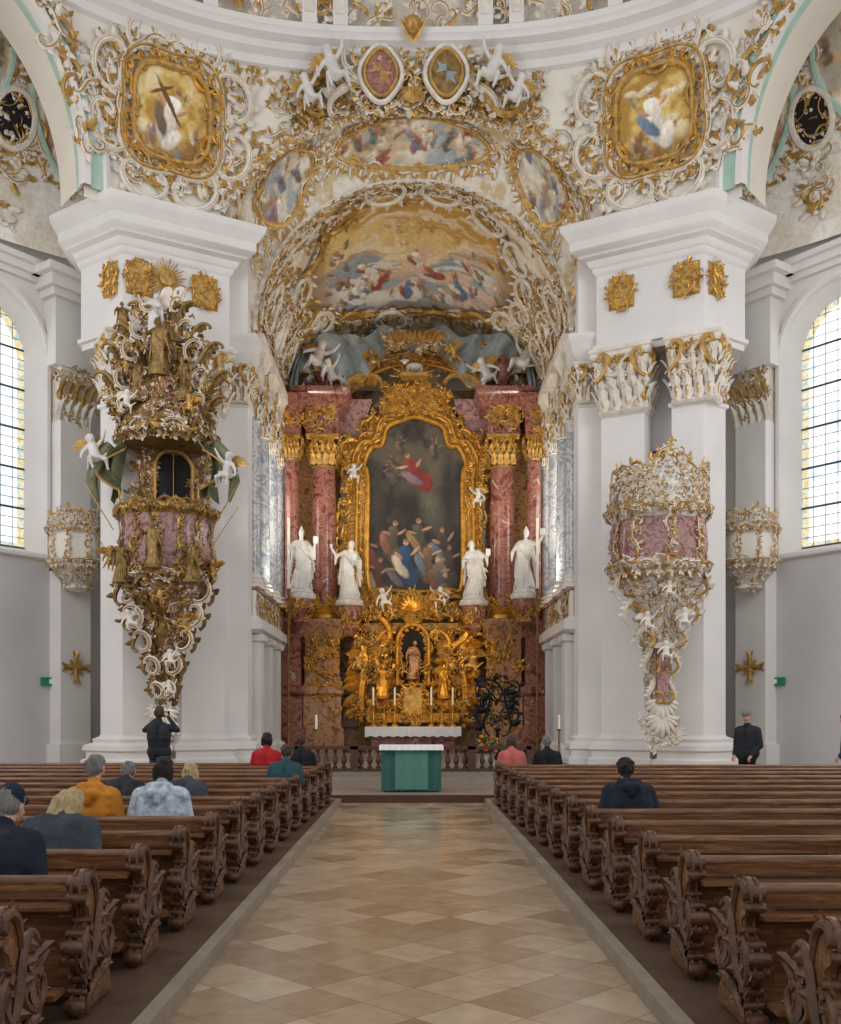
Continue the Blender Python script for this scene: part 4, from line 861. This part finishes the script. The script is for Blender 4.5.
    for s in(1,-1):
        n,k=60,22;V=[]
        for i in range(n):
            t=i/(n-1)
            for j in range(k):
                q=j/(k-1);V.append((s*(.3+3.9*t),34.3-.9*t-.25*q+.18*math.sin(24*t+4*q),14.85-1.0*t**2-q*(.6+1.2*math.sin(pi*t)**1.5)+.15*math.sin(12*t)))
        mb.add(V,gridf(n,k),'drape_blue');tube(mb,V[k-1::k],.05,'gold',5)
        V=[]
        for i in range(30):
            t=i/29
            for j in range(12):
                q=j/11;V.append((s*(3.5+.25*q+.35*math.sin(2.5*t)),33.2+.12*math.sin(11*q+3*t),13.9-2.2*t-.2*q))
        mb.add(V,gridf(30,12),'drape_blue')
    mb.make('altar_structure',e)
    U,V=np.meshgrid(np.linspace(-1,1,150),np.linspace(0,1,260),indexing='ij')
    hw=np.interp(V,[0,.65,.75,.82,.86,.95,1],[1.6,1.6,1.7,1.45,1.12,.85,.3]);X=.07+U*hw;Z=5.95+5.8*V;G=np.stack([X,np.full_like(X,34.1),Z],2)
    f=fbm(X*.9,Z*.9,201);col=mixc(L3('261D16')+0*X[...,None],L3('44362A'),sm(f,.4,.65));col=mixc(col,L3('6A604C'),sm(fbm(X+3,Z*.8,210),.42,.6)*sm(V,.5,.7)*.8)
    p=Painter(X,Z,col,2,.06);rg=random.Random(4)
    p.blob(1.2,9.3,.35,1.8,0,L3('2E2A22'),1.5);p.blob(-1.2,9.0,.3,1.9,0,L3('3A342A'),1.5);p.blob(0.6,8.9,.5,1.2,.2,L3('5E5A4A'),1.2)
    for i in range(6): p.fig(rg.uniform(-1.0,1.0),rg.uniform(9.8,11.0),.7,rg,rg.choice(['5C564A','6E5E48','4A4A4E']),.7,.6)
    for q in((-1.1,7.3,'4A3A30'),(-.7,7.8,'6A5C40'),(1.0,7.6,'4E3C34'),(1.2,7.0,'5A4636'),(.2,7.9,'5E5648'),(-1.2,6.6,'6B3A2A'),(.9,6.6,'7A7060'),(-.5,6.7,'54483A')): p.fig(q[0],q[1],1.5,rg,q[2],.7,.85,rg.uniform(-.3,.3))
    p.fig(-.25,7.1,1.7,rg,'2C4A70',.85,.95,.1);p.fig(.5,7.1,1.5,rg,'80603F',.85,.9,-.1);p.fig(.0,10.15,1.6,rg,'94301F',.9,.95,.5)
    painted('altar_painting',G,p.col,'oil_painting',e)
    mb=MB();mold(mb,[(-1.45,32.2),(1.45,32.2),(1.45,33.2),(-1.45,33.2)],[(.05,.45),(.05,.6),(-.1,.66),(-.1,1.15),(.06,1.22),(.06,1.28)],'marble_red')
    t=np.linspace(-1.55,1.55,60);mb.add([(x,32.12,1.31) for x in t]+[(x,32.1-.015*math.sin(x*30),1.0+.02*math.sin(x*22)) for x in t],gridf(2,60),'cloth_white')
    mb.add([(-1.55,32.12,1.31),(1.55,32.12,1.31),(1.55,33.2,1.31),(-1.55,33.2,1.31)],[(0,1,2,3)],'cloth_white');mb.make('altar_mensa',e)
    mb=MB()
    for x in(-1.3,-.95,-.6,.6,.95,1.3):
        lathe(mb,x,32.8,[(.13,1.3),(.12,1.36),(.04,1.42),(.06,1.6),(.03,1.7),(.05,1.95),(.1,2.0),(.03,2.02)],'gold_warm',10);lathe(mb,x,32.8,[(.03,2.0),(.03,2.6)],'candle_red' if abs(x)==.95 else 'candle_wax',8)
    mb.make('altar_candlesticks',e)
    for i,(x,y,z,s) in enumerate([(-3.62,32.4,5.75,1.1),(-2.1,33.0,5.6,1.05),(2.0,33.0,5.6,1.05),(3.62,32.4,5.75,1.1)]):
        m2=MB();lathe(m2,x,y,[(.08,z-1.3),(.3,z-1.05),(.22,z-.9),(.42,z-.6),(.4,z-.3)],'marble_red',16);lathe(m2,x,y,[(.44,z-.32),(.48,z-.25),(.46,z-.14)],'stucco',16)
        m2.map=M_lathe(x,y,[(.08,z-1.3),(.42,z-.6),(.4,z-.3)],0,0,0,.4)
        for j in range(14): rocaille(m2,R.uniform(-.8,.8),z-R.uniform(.35,1.2),.3,0,['gold_warm','gold'],w=.03)
        m2.make('statue_console',e)
        place('saint_statue',ST[i],x,y,z,s,(.35,.2,-.2,-.35)[i],parent=e)
    place('saint_statue',STK,0,33.1,2.95,.68,0,parent=e);place('saint_statue',STG,-1.0,32.85,2.3,.6,.4,parent=e);place('saint_statue',STG,1.0,32.85,2.3,.6,-.4,parent=e)
    for (x,y,z,s,rz,g) in[(-1.95,32.9,3.0,1.0,.4,1),(1.95,32.9,3.0,1.0,-.4,1),(-.9,33.2,5.2,.85,.3,0),(.95,33.2,5.2,.85,-.3,0),(-2.6,33.4,12.6,1.1,.4,0),(2.7,33.4,12.6,1.2,-.4,0),(-1.3,33.6,13.3,.8,.4,1),(1.5,33.6,13.5,.8,-.4,1),(-3.3,33.0,12.9,1.4,.3,0),(3.4,33.0,12.9,1.4,-.3,0),(-.6,33.0,4.8,.5,.0,1),(-3.6,32.9,13.9,.8,.0,1),(-2.0,33.6,9.5,.7,.4,0),(2.2,33.6,8.7,.7,-.4,0),(0,33,5.5,.55,0,1),(-1.0,34,11.9,.6,.3,1),(1.1,34,11.9,.6,-.3,1),(-2.1,33.9,14.0,.7,.2,1),(2.2,33.9,14.1,.7,-.2,1),(-.3,33.1,3.0,.5,.3,1),(.35,33.1,3.0,.5,-.3,1)]:
        place('putto',PG if g else PW[0 if x<0 else 1],x,y,z,s,rz,R.uniform(-.5,.5),R.uniform(-.5,.5),e)
    m2=MB();
    for x in(-3.98,3.98): lathe(m2,x,32.0,[(.2,.45),(.2,.5),(.05,.6),(.03,3.4),(.05,5.6),(.09,5.7),(.04,5.75)],'gold_dark',10);lathe(m2,x,32.0,[(.045,5.7),(.045,8.0)],'candle_wax',8)
    m2.make('processional_candles',e)
altar()
mb=MB();box(mb,-6.5,6.5,35.7,35.95,0,16,'plaster_warm');mb.make('wall_choir_back')
for k in(1,-1):
    for x,z,s,rz in((1.9,18.25,1.25,.4),(2.6,17.75,1.0,.7)):
        p=M_shell(np.array([[k*x,z,.5]]))[0];place('stucco_angel',PW[k>0],p[0],p[1],z-.6,s,-k*rz*.3,.2,k*.4)
# ---------------------------------------------------------------- floor
mb=MB();box(mb,-14,14,-1,36,-.2,0,'floor_stone');mb.make('floor')
mb=MB()
for s in(1,-1):
    a,b=sorted((s*1.4,s*9.6));box(mb,a,b,3.0,18.95,0,.1,'parquet_dark');a,b=sorted((s*1.36,s*1.45));box(mb,a,b,2.9,19.0,0,.11,'stone_edge')
    a,b=sorted((s*1.36,s*9.6));box(mb,a,b,18.92,19.04,0,.11,'stone_edge')
mb.make('pew_platform')
mb=MB();box(mb,-4.3,4.3,19.3,36,0,.14,'carpet');box(mb,-4.3,4.3,19.26,19.34,.0,.15,'wood_dark');box(mb,-4.3,4.3,22.6,36,.1,.27,'stone_edge');box(mb,-4.3,4.3,22.95,36,.2,.39,'carpet');box(mb,-4.2,4.2,31.4,36,.3,.45,'stone_edge');mb.make('floor_chancel')
# ---------------------------------------------------------------- pews
def pew_mesh():
    mb=MB();L=7.6
    prof=catmull([(-.22,0),(-.24,.07),(-.18,.13),(-.18,.2),(-.26,.28),(-.28,.37),(-.2,.45),(-.13,.5),(-.14,.57),(-.21,.62),(-.22,.7),(-.15,.76),(-.05,.76),(.02,.7),(.01,.6),(.03,.53),(.14,.5),(.25,.47),(.29,.4),(.26,.33),(.18,.28),(.17,.2),(.25,.13),(.28,.06),(.27,0)],4,False)
    n=len(prof);cen=np.array([0,.36]);ins=cen+(prof-cen)*.93;V=[];x0,x1=0,.075
    for x,q in((x0,ins),(x0+.02,prof),(x1-.02,prof),(x1,ins)): V+= [(x,y,z) for y,z in q]
    mb.add(V,gridf(4,n,True)+[tuple(range(n))[::-1],tuple(3*n+i for i in range(n))],'pew_wood')
    mb.map=lambda P:np.stack([-P[:,2],P[:,0],P[:,1]],1)
    for a in((('G',-.11,.64,2.6,.26,.02,1)),('S',-.05,.42,1.3,.46,.024,1),('C',.12,.36,-.2,.26,.02,1),('S',.0,.17,.2,.4,.024,-1),('C',-.17,.34,1.5,.24,.02,-1)):
        stroke(mb,a[0],a[1],a[2],a[3],a[4],a[5],'pew_carved',a[6],0,6,4,True)
    rg=random.Random(2)
    for i in range(14): leaf(mb,rg.uniform(-.17,.17),rg.uniform(.08,.5),rg.uniform(0,6),.16,.06,'pew_carved',.2,0)
    mb.map=None
    for z,y,r in((.7,-.19,.045),(.63,-.215,.03),(.38,-.27,.045),(.31,-.255,.035),(.06,-.23,.045),(.5,-.13,.025),(.44,-.215,.03),(.2,-.18,.03),(.13,-.19,.025)):
        tube(mb,[(-.012,y,z),(.035,y-.012,z),(.085,y,z)],[r*.85,r,r*.85],'pew_carved',10)
    for s in(.015,.06): tube(mb,[(s,y-.01,z) for y,z in prof[:46]],.011,'pew_carved',5)
    box(mb,.075,L,-.05,-.02,.12,.62,'pew_wood');box(mb,.075,L,-.075,.0,.6,.68,'pew_wood')
    tube(mb,[(.07,-.045,.69),(L,-.045,.69)],.036,'pew_wood',10)
    box(mb,.075,L,-.07,-.04,.1,.2,'pew_wood')
    x=.09
    while x<L: box(mb,x,x+.1,-.068,-.04,.18,.61,'pew_wood');x+=1.25
    box(mb,.075,L,-.24,-.06,.565,.585,'pew_wood');box(mb,.085,L,-.42,-.26,.14,.17,'pew_wood')
    box(mb,.075,L,-.03,.38,.4,.43,'pew_wood');box(mb,.085,L,.33,.36,.1,.4,'pew_wood')
    for x in(1.9,3.8,5.7,L-.06): box(mb,x,x+.05,-.05,.35,0,.42,'pew_wood')
    o=mb.make('pm');me=o.data;bpy.data.objects.remove(o);return me
PM=pew_mesh()
def endx(d,s): return (1.7 if s>0 else 1.76)-.22*max(0,(d-6)/12)
def dR_(k): return 5.09+1.03*k
def dL_(k): return 5.35+1.06*k
for k in range(-2,13):
    for s,d in((1,dR_(k)),(-1,dL_(k))):
        if d<3.3: continue
        o=link('church_pew',PM,None,(s*(endx(d,s)-.02),d+.15,.1));o.scale=(s,1,1)
# ---------------------------------------------------------------- altar table, rail
mb=MB()
def skirt(m,y,x0,x1,z0,z1,f):
    t=np.linspace(x0,x1,60);mb.add([(x,y+.0,z1) for x in t]+[(x,y-.02+.015*math.sin(x*f),z0) for x in t],gridf(2,60),m)
box(mb,-.6,.53,20.15,20.75,.14,1.02,'cloth_green');skirt('cloth_green',20.12,-.64,.57,.17,1.04,40);skirt('cloth_green_light',20.09,-.36,.3,.2,1.045,20)
box(mb,-.68,.61,20.05,20.85,1.04,1.08,'cloth_white');skirt('cloth_white',20.045,-.68,.61,.99,1.08,50)
mb.make('communion_altar_table')
mb=MB()
for x in np.arange(-2.6,2.61,.2):
    lathe(mb,x,23.1,[(.05,.45),(.06,.5),(.03,.53),(.065,.62),(.06,.68),(.025,.8),(.045,.86),(.045,.9)],'wood_dark',8)
box(mb,-2.7,2.7,23.0,23.2,.39,.46,'wood_dark');box(mb,-2.72,2.72,22.98,23.22,.9,.98,'wood_dark')
for x in(-2.7,-1.35,1.35,2.7): box(mb,x-.09,x+.09,22.98,23.22,.39,1.0,'wood_dark')
mb.make('communion_rail')
for x in(-2.35,3.55):
    m2=MB();lathe(m2,x,24.3,[(.14,.39),(.12,.44),(.03,.5),(.02,1.3),(.06,1.34),(.02,1.36)],'gold_dark',10);lathe(m2,x,24.3,[(.03,1.35),(.03,1.7)],'candle_wax',8);m2.make('candle_stand')
mb=MB();cx,cy=2.45,29.0
lathe(mb,cx,cy,[(.3,.39),(.3,.44),(.06,.5),(.05,1.2),(.1,1.3)],'iron',12)
mb.map=M_face((cx,cy),(1,0),(0,-1))
for s in(1,-1): stroke(mb,'S',s*.3,1.8,pi/2+s*.3,1.3,.035,'iron',s,0,bold=True);stroke(mb,'C',s*.25,2.4,s*.5,.8,.03,'iron',s,0,bold=True);stroke(mb,'G',s*.42,1.6,pi/2,.6,.03,'iron',s,0,bold=True)
for q in range(3): along(mb,oval(0,2.1,.5-.12*q,.65-.15*q,20,.05,4),.28,['iron','iron','gold_dark'],w=0,leafs=3)
mb.make('wrought_iron_lectern')
mb=MB();cx,cy=1.75,23.75;lathe(mb,cx,cy,[(.16,.39),(.2,.6),(.14,.75),(.18,.8)],'stucco',14)
for i in range(90):
    a=R.uniform(0,6.28);b=R.uniform(.1,1.3);r=R.uniform(.15,.45);p=(cx+math.cos(a)*math.cos(b)*r,cy+math.sin(a)*math.cos(b)*r,.8+math.sin(b)*r)
    if i%2: sphere(mb,p,.04,'flower_orange',6,4)
    else: tube(mb,[(cx,cy,.8),p],[.02,.04],'leaf_green',4)
mb.make('flower_arrangement')
# ---------------------------------------------------------------- people
simple('skin','C79A80','D2A78E',.55,0,12,.05)
simple('lips','A0605A','A8665F',.5,0,12,0)
simple('eye_white','E8E4E0','E8E4E0',.3,0,5,0)
HAIR={'grey':('6A6660','96918A'),'blonde':('9A8054','DCC898'),'dark':('16120F','302520'),'brown':('38281C','5E4534'),'white':('B4B0AA','CECAC4')}
for k,(a,b_) in HAIR.items(): simple('hair_'+k,a,b_,.6,0,3,.8,.4,(14,14,1.5))
CL={'navy':('10141F','1E2636'),'slate':('2A3038','424A52'),'orange':('B06A14','D08C30'),'bluepat':('6F859C','D3DAE0'),'red':('9A161E','B8242C'),'teal':('1B3840','2A4E54'),'black':('0E0F12','1A1C20'),'pink':('A85450','BE6862'),'jeans':('26303F','364458'),'charcoal':('202126','303238'),'cap':('141C30','202A40')}
for k,(a,b_) in CL.items(): simple('cloth_'+k,a,b_,.8,0,14 if k=='bluepat' else 5,.5,.3,bscale=14)
def person(name,x,y,z,s,pose,jk,tr,hair,style='short',yaw=0.,hy=0.,hp=0.,hood=False,cap=None,vox=.014,lean=0.,puff=0.):
    J='cloth_'+jk;T='cloth_'+tr;H='hair_'+hair;c=[];hands=[]
    sit=pose=='sit';zp=0. if sit else .88;cl,sl=math.cos(lean),math.sin(lean)
    def a(t): c.append(t)
    def q(*p):
        px,py,pz=p
        if lean and pz>.1: zz=pz-.1;py,pz=py*cl+zz*sl,.1+zz*cl-py*sl
        return np.array([px,py,pz+zp])
    pf=puff
    for k in(-1,1):
        a((q(k*.07,0,.12),q(k*.1,-.02,.42),.125+pf,.125+pf,J));a((q(k*.1,-.03,.3),q(k*.11,-.03,.46),.12+pf,.1+pf,J))
    a(([-.09,0,.05+zp],[.09,0,.05+zp],.135+pf,.135+pf,J));a((q(-.17,-.02,.49),q(.17,-.02,.49),.075+pf*.7,.075+pf*.7,J));a((q(-.07,-.02,.53),q(.07,-.02,.53),.07,.07,J))
    if pf:
        for i in range(6): a((q(-.17,-.1,.06+.08*i),q(.17,-.1,.06+.08*i),.04,.04,J))
    a((q(0,-.015,.52),q(0,.0,.6),.075,.068,J));a((q(0,-.01,.56),q(0,.015,.66),.055,.052,'skin'))
    hp=hp+lean*.3
    cy_,sy_=math.cos(hy),math.sin(hy);cp,sp_=math.cos(hp),math.sin(hp);hc=q(0,.02,.755)
    def h(px,py,pz):
        py,pz=py*cp+pz*sp_,-py*sp_+pz*cp;return hc+np.array([px*cy_-py*sy_,px*sy_+py*cy_,pz])
    a((h(0,.01,-.03),h(0,.015,.04),.075,.082,'skin'));a((h(0,.045,-.075),h(0,.05,-.07),.04,.042,'skin'))
    a((h(0,.09,.0),h(0,.107,-.025),.011,.015,'skin'));a((h(-.03,.078,.028),h(.03,.078,.028),.018,.018,'skin'))
    for k in(-1,1): a((h(k*.083,.0,.005),h(k*.082,.0,-.025),.016,.012,'skin'));a((h(k*.035,.06,-.03),h(k*.035,.062,-.035),.03,.03,'skin'))
    a((h(0,-.025,.03),h(0,.02,.055),.09,.084,H));a((h(-.02,-.045,.0),h(.02,-.045,.0),.072,.072,H));a((h(0,-.05,-.04),h(0,-.045,-.05),.055,.055,H))
    rg=random.Random(3)
    if style=='long':
        for k in(-1,-.5,0,.5,1): a((h(k*.07,-.06,.02),h(k*.14,-.1,-.2+rg.uniform(-.03,.03)),.055,.035,H))
        for k in(-1,1): a((h(k*.078,.0,.03),h(k*.13,-.02,-.17),.04,.03,H));a((h(k*.06,-.03,.08),h(k*.12,-.04,-.05),.038,.034,H))
    if style=='bob':
        for k in(-1,-.5,0,.5,1): a((h(k*.065,-.04,.0),h(k*.07,-.045,-.08),.045,.035,H))
    if style in('curly','bob'):
        for i in range(34 if style=='curly' else 16):
            t=rg.uniform(0,2*pi);f=rg.uniform(-.2,1.3);p=(math.cos(t)*.088*math.cos(f),-.02+math.sin(t)*.092*math.cos(f),.03+.088*math.sin(f))
            if p[1]<.05: a((h(*p),h(*p),.024,.024,H))
    if style=='short':
        for i in range(20):
            t=rg.uniform(0,2*pi);f=rg.uniform(.1,1.4);p=(math.cos(t)*.08*math.cos(f),-.02+math.sin(t)*.085*math.cos(f),.035+.085*math.sin(f))
            if p[1]<.05: a((h(*p),h(p[0],p[1]-.02,p[2]-.01),.02,.016,H))
    if cap:
        a((h(0,-.01,.06),h(0,0,.075),.094,.09,'cloth_'+cap));a((h(-.03,.1,.055),h(.03,.1,.055),.02,.02,'cloth_'+cap));a((h(0,.06,.06),h(0,.13,.045),.05,.035,'cloth_'+cap))
    if hood: a((q(-.08,-.1,.54),q(.08,-.1,.54),.06,.06,J));a((q(-.06,-.14,.47),q(.06,-.14,.47),.06,.06,J));a((q(0,-.15,.4),q(0,-.15,.42),.04,.05,J))
    else: a((q(-.045,-.05,.56),q(.045,-.05,.56),.035,.035,J))
    for k in(-1,1):
        sh=q(k*.2,-.02,.48)
        if pose=='photo': el=q(k*.3,.14,.44);wr=q(k*.09,.32,.68)
        elif sit: el=q(k*.27,.03,.22);wr=np.array([k*.1,.3,.17])
        else: el=q(k*.26,-.03,.2);wr=q(k*.2,.13,.02)
        a((sh,el,.066+pf,.052+pf,J));a((el,wr,.05+pf*.6,.036+pf*.3,J));d=wr-el;d/=np.linalg.norm(d);pm=wr+d*.07;a((wr,pm,.026,.028,'skin'))
        hands.append((k,wr,pm,d))
    for k in(-1,1):
        if sit:
            a(((k*.09,.03,.06),(k*.12,.44,.07),.095,.068,T));a(((k*.12,.44,.07),(k*.12,.44,-.34),.066,.045,T));a(((k*.12,.42,-.39),(k*.12,.56,-.405),.045,.038,'cloth_black'))
        else:
            a((q(k*.09,0,.0),q(k*.1,.02,-.4),.098,.068,T));a((q(k*.1,.02,-.4),q(k*.1,-.01,-.79),.064,.045,T));a((q(k*.1,-.02,-.835),q(k*.11,.13,-.84),.045,.038,'cloth_black'))
            a((q(k*.08,0,-.02),q(k*.08,0,.1),.12,.12,J))
    mb=fuse(c,vox,2)
    for k,wr,pm,d in hands:
        side=np.cross(d,[0,0,1.]);side/=np.linalg.norm(side)+1e-9;nrm=np.cross(side,d)
        for f in range(4):
            b0=pm+side*(f-1.5)*.018;l=(.07,.08,.075,.06)[f];cu=-1 if pose!='photo' else 1
            tube(mb,[b0,b0+d*l*.45,b0+d*l*.8+nrm*cu*.015,b0+d*l*.9+nrm*cu*.04],[.0095,.009,.008,.006],'skin',6)
        t0=wr+d*.03+side*(-k)*.022;tube(mb,[t0,t0+d*.025+side*(-k)*.02,t0+d*.055+side*(-k)*.022],[.012,.01,.008],'skin',6)
    for k in(-1,1):
        sphere(mb,h(k*.031,.083,.008),.011,'eye_white',8,6);sphere(mb,h(k*.031,.0925,.008),.005,'dark',6,4)
    tube(mb,[h(-.022,.082,-.052),h(0,.091,-.05),h(.022,.082,-.052)],[.003,.006,.003],'lips',6)
    if pose=='photo': box(mb,-.09,.09,.42,.43,zp+.68,zp+.79,'cloth_black')
    o=mb.make(name,None,(x,y,z),60);o.scale=(s,s,s);o.rotation_euler=(0,0,yaw);return o
seat=.545
def seated(name,x,d,ztop,*a,**k):
    H=(ztop-seat);s=min(1.02,max(.92,H/.86));c=(H/s-.1)/.77;ln=math.acos(max(.66,min(1,c)));return person(name,x,d+.1,seat,s,'sit',*a,lean=ln,**k)
rowL=lambda i:dL_(i)+.24
rowR=lambda i:dR_(i)+.24
seated('seated_man',-2.42,rowL(0),1.25,'navy','jeans','grey',cap='cap',hy=-.3,puff=.025)
seated('seated_woman',-2.46,rowL(1),1.14,'slate','black','blonde','long',hy=-.5,puff=.04)
seated('seated_man',-2.86,rowL(3),1.33,'orange','jeans','grey',hy=-.3,hood=True,puff=.01)
seated('seated_woman',-2.26,rowL(3),1.31,'bluepat','jeans','dark','bob',hood=True,puff=.02)
seated('seated_man',-3.25,rowL(5),1.14,'charcoal','jeans','grey')
seated('seated_woman',-2.55,rowL(5),1.12,'slate','jeans','blonde','bob',hy=.3)
seated('seated_woman',-2.55,rowL(11),1.38,'red','black','dark','bob')
seated('seated_woman',-1.83,rowL(8),1.25,'teal','black','brown','curly')
seated('seated_man',-1.95,rowL(11),1.36,'black','black','brown')
seated('seated_woman',1.76,rowR(12),1.33,'pink','black','brown','bob')
seated('seated_man',2.4,rowR(12),1.33,'black','black','grey')
seated('seated_man',2.09,rowR(4),1.26,'navy','jeans','dark','curly',puff=.02,hood=True)
person('standing_photographer',-4.9,19.3,0,1.06,'photo','charcoal','jeans','brown',hp=-.15)
person('standing_man',6.55,19.6,0,1.02,'stand','charcoal','black','grey',yaw=2.2,hy=.2,hp=.3,puff=.02)
person('standing_visitor',8.5,19.6,0,.98,'stand','teal','jeans','brown','bob',yaw=1.2)
# ---------------------------------------------------------------- light
w=bpy.data.worlds.new('World');sc.world=w;w.use_nodes=True;bg=w.node_tree.nodes['Background'];bg.inputs[0].default_value=(.98,.975,1,1);bg.inputs[1].default_value=.79
def area(name,loc,target,size,e,col=(1,1,1),sy=None):
    l=bpy.data.lights.new(name,'AREA');l.energy=e;l.size=size;l.color=col
    if sy: l.shape='RECTANGLE';l.size_y=sy
    o=bpy.data.objects.new(name,l);sc.collection.objects.link(o);o.location=loc
    o.rotation_euler=(Vector(target)-Vector(loc)).to_track_quat('-Z','Y').to_euler();return o
for s in(1,-1):
    area('choir_window_fill',(s*6.1,30.5,8),(0,31.5,6),5,270,(1,.96,.9),3)  # area lamp added before the gallery windows to lift the dim choir
    area('nave_window_light',(s*12.0,14,11),(0,24,8),5,560,(.98,.98,1),6)
def spot(name,loc,target,e,col,ang=60):
    l=bpy.data.lights.new(name,'SPOT');l.energy=e;l.color=col;l.spot_size=math.radians(ang);l.spot_blend=.6;l.shadow_soft_size=.3
    o=bpy.data.objects.new(name,l);sc.collection.objects.link(o);o.location=loc;o.rotation_euler=(Vector(target)-Vector(loc)).to_track_quat('-Z','Y').to_euler()
for s in(1,-1): spot('altar_warm_fill',(s*3.6,28.2,4.6),(0,33.5,3.4),480,(1,.7,.34),50);spot('altar_warm_fill',(s*3.6,28.2,5),(-s*.5,34,9.5),300,(1,.86,.64),70);spot('vault_fill',(s*4.0,29.5,5.3),(-s*1,31,15),540,(1,.93,.8),120)  # unseen spots added to warm the altar and brighten the vault
# ---------------------------------------------------------------- camera
cd=bpy.data.cameras.new('camera');cam=bpy.data.objects.new('camera',cd);sc.collection.objects.link(cam)
cam.location=(0,0,1.7);cam.rotation_euler=(pi/2,0,0);cd.sensor_fit='VERTICAL';cd.sensor_height=36;cd.sensor_width=36;cd.lens=36*1000/1024
cd.shift_x=.0073;cd.shift_y=.198;cd.clip_end=200;sc.camera=cam
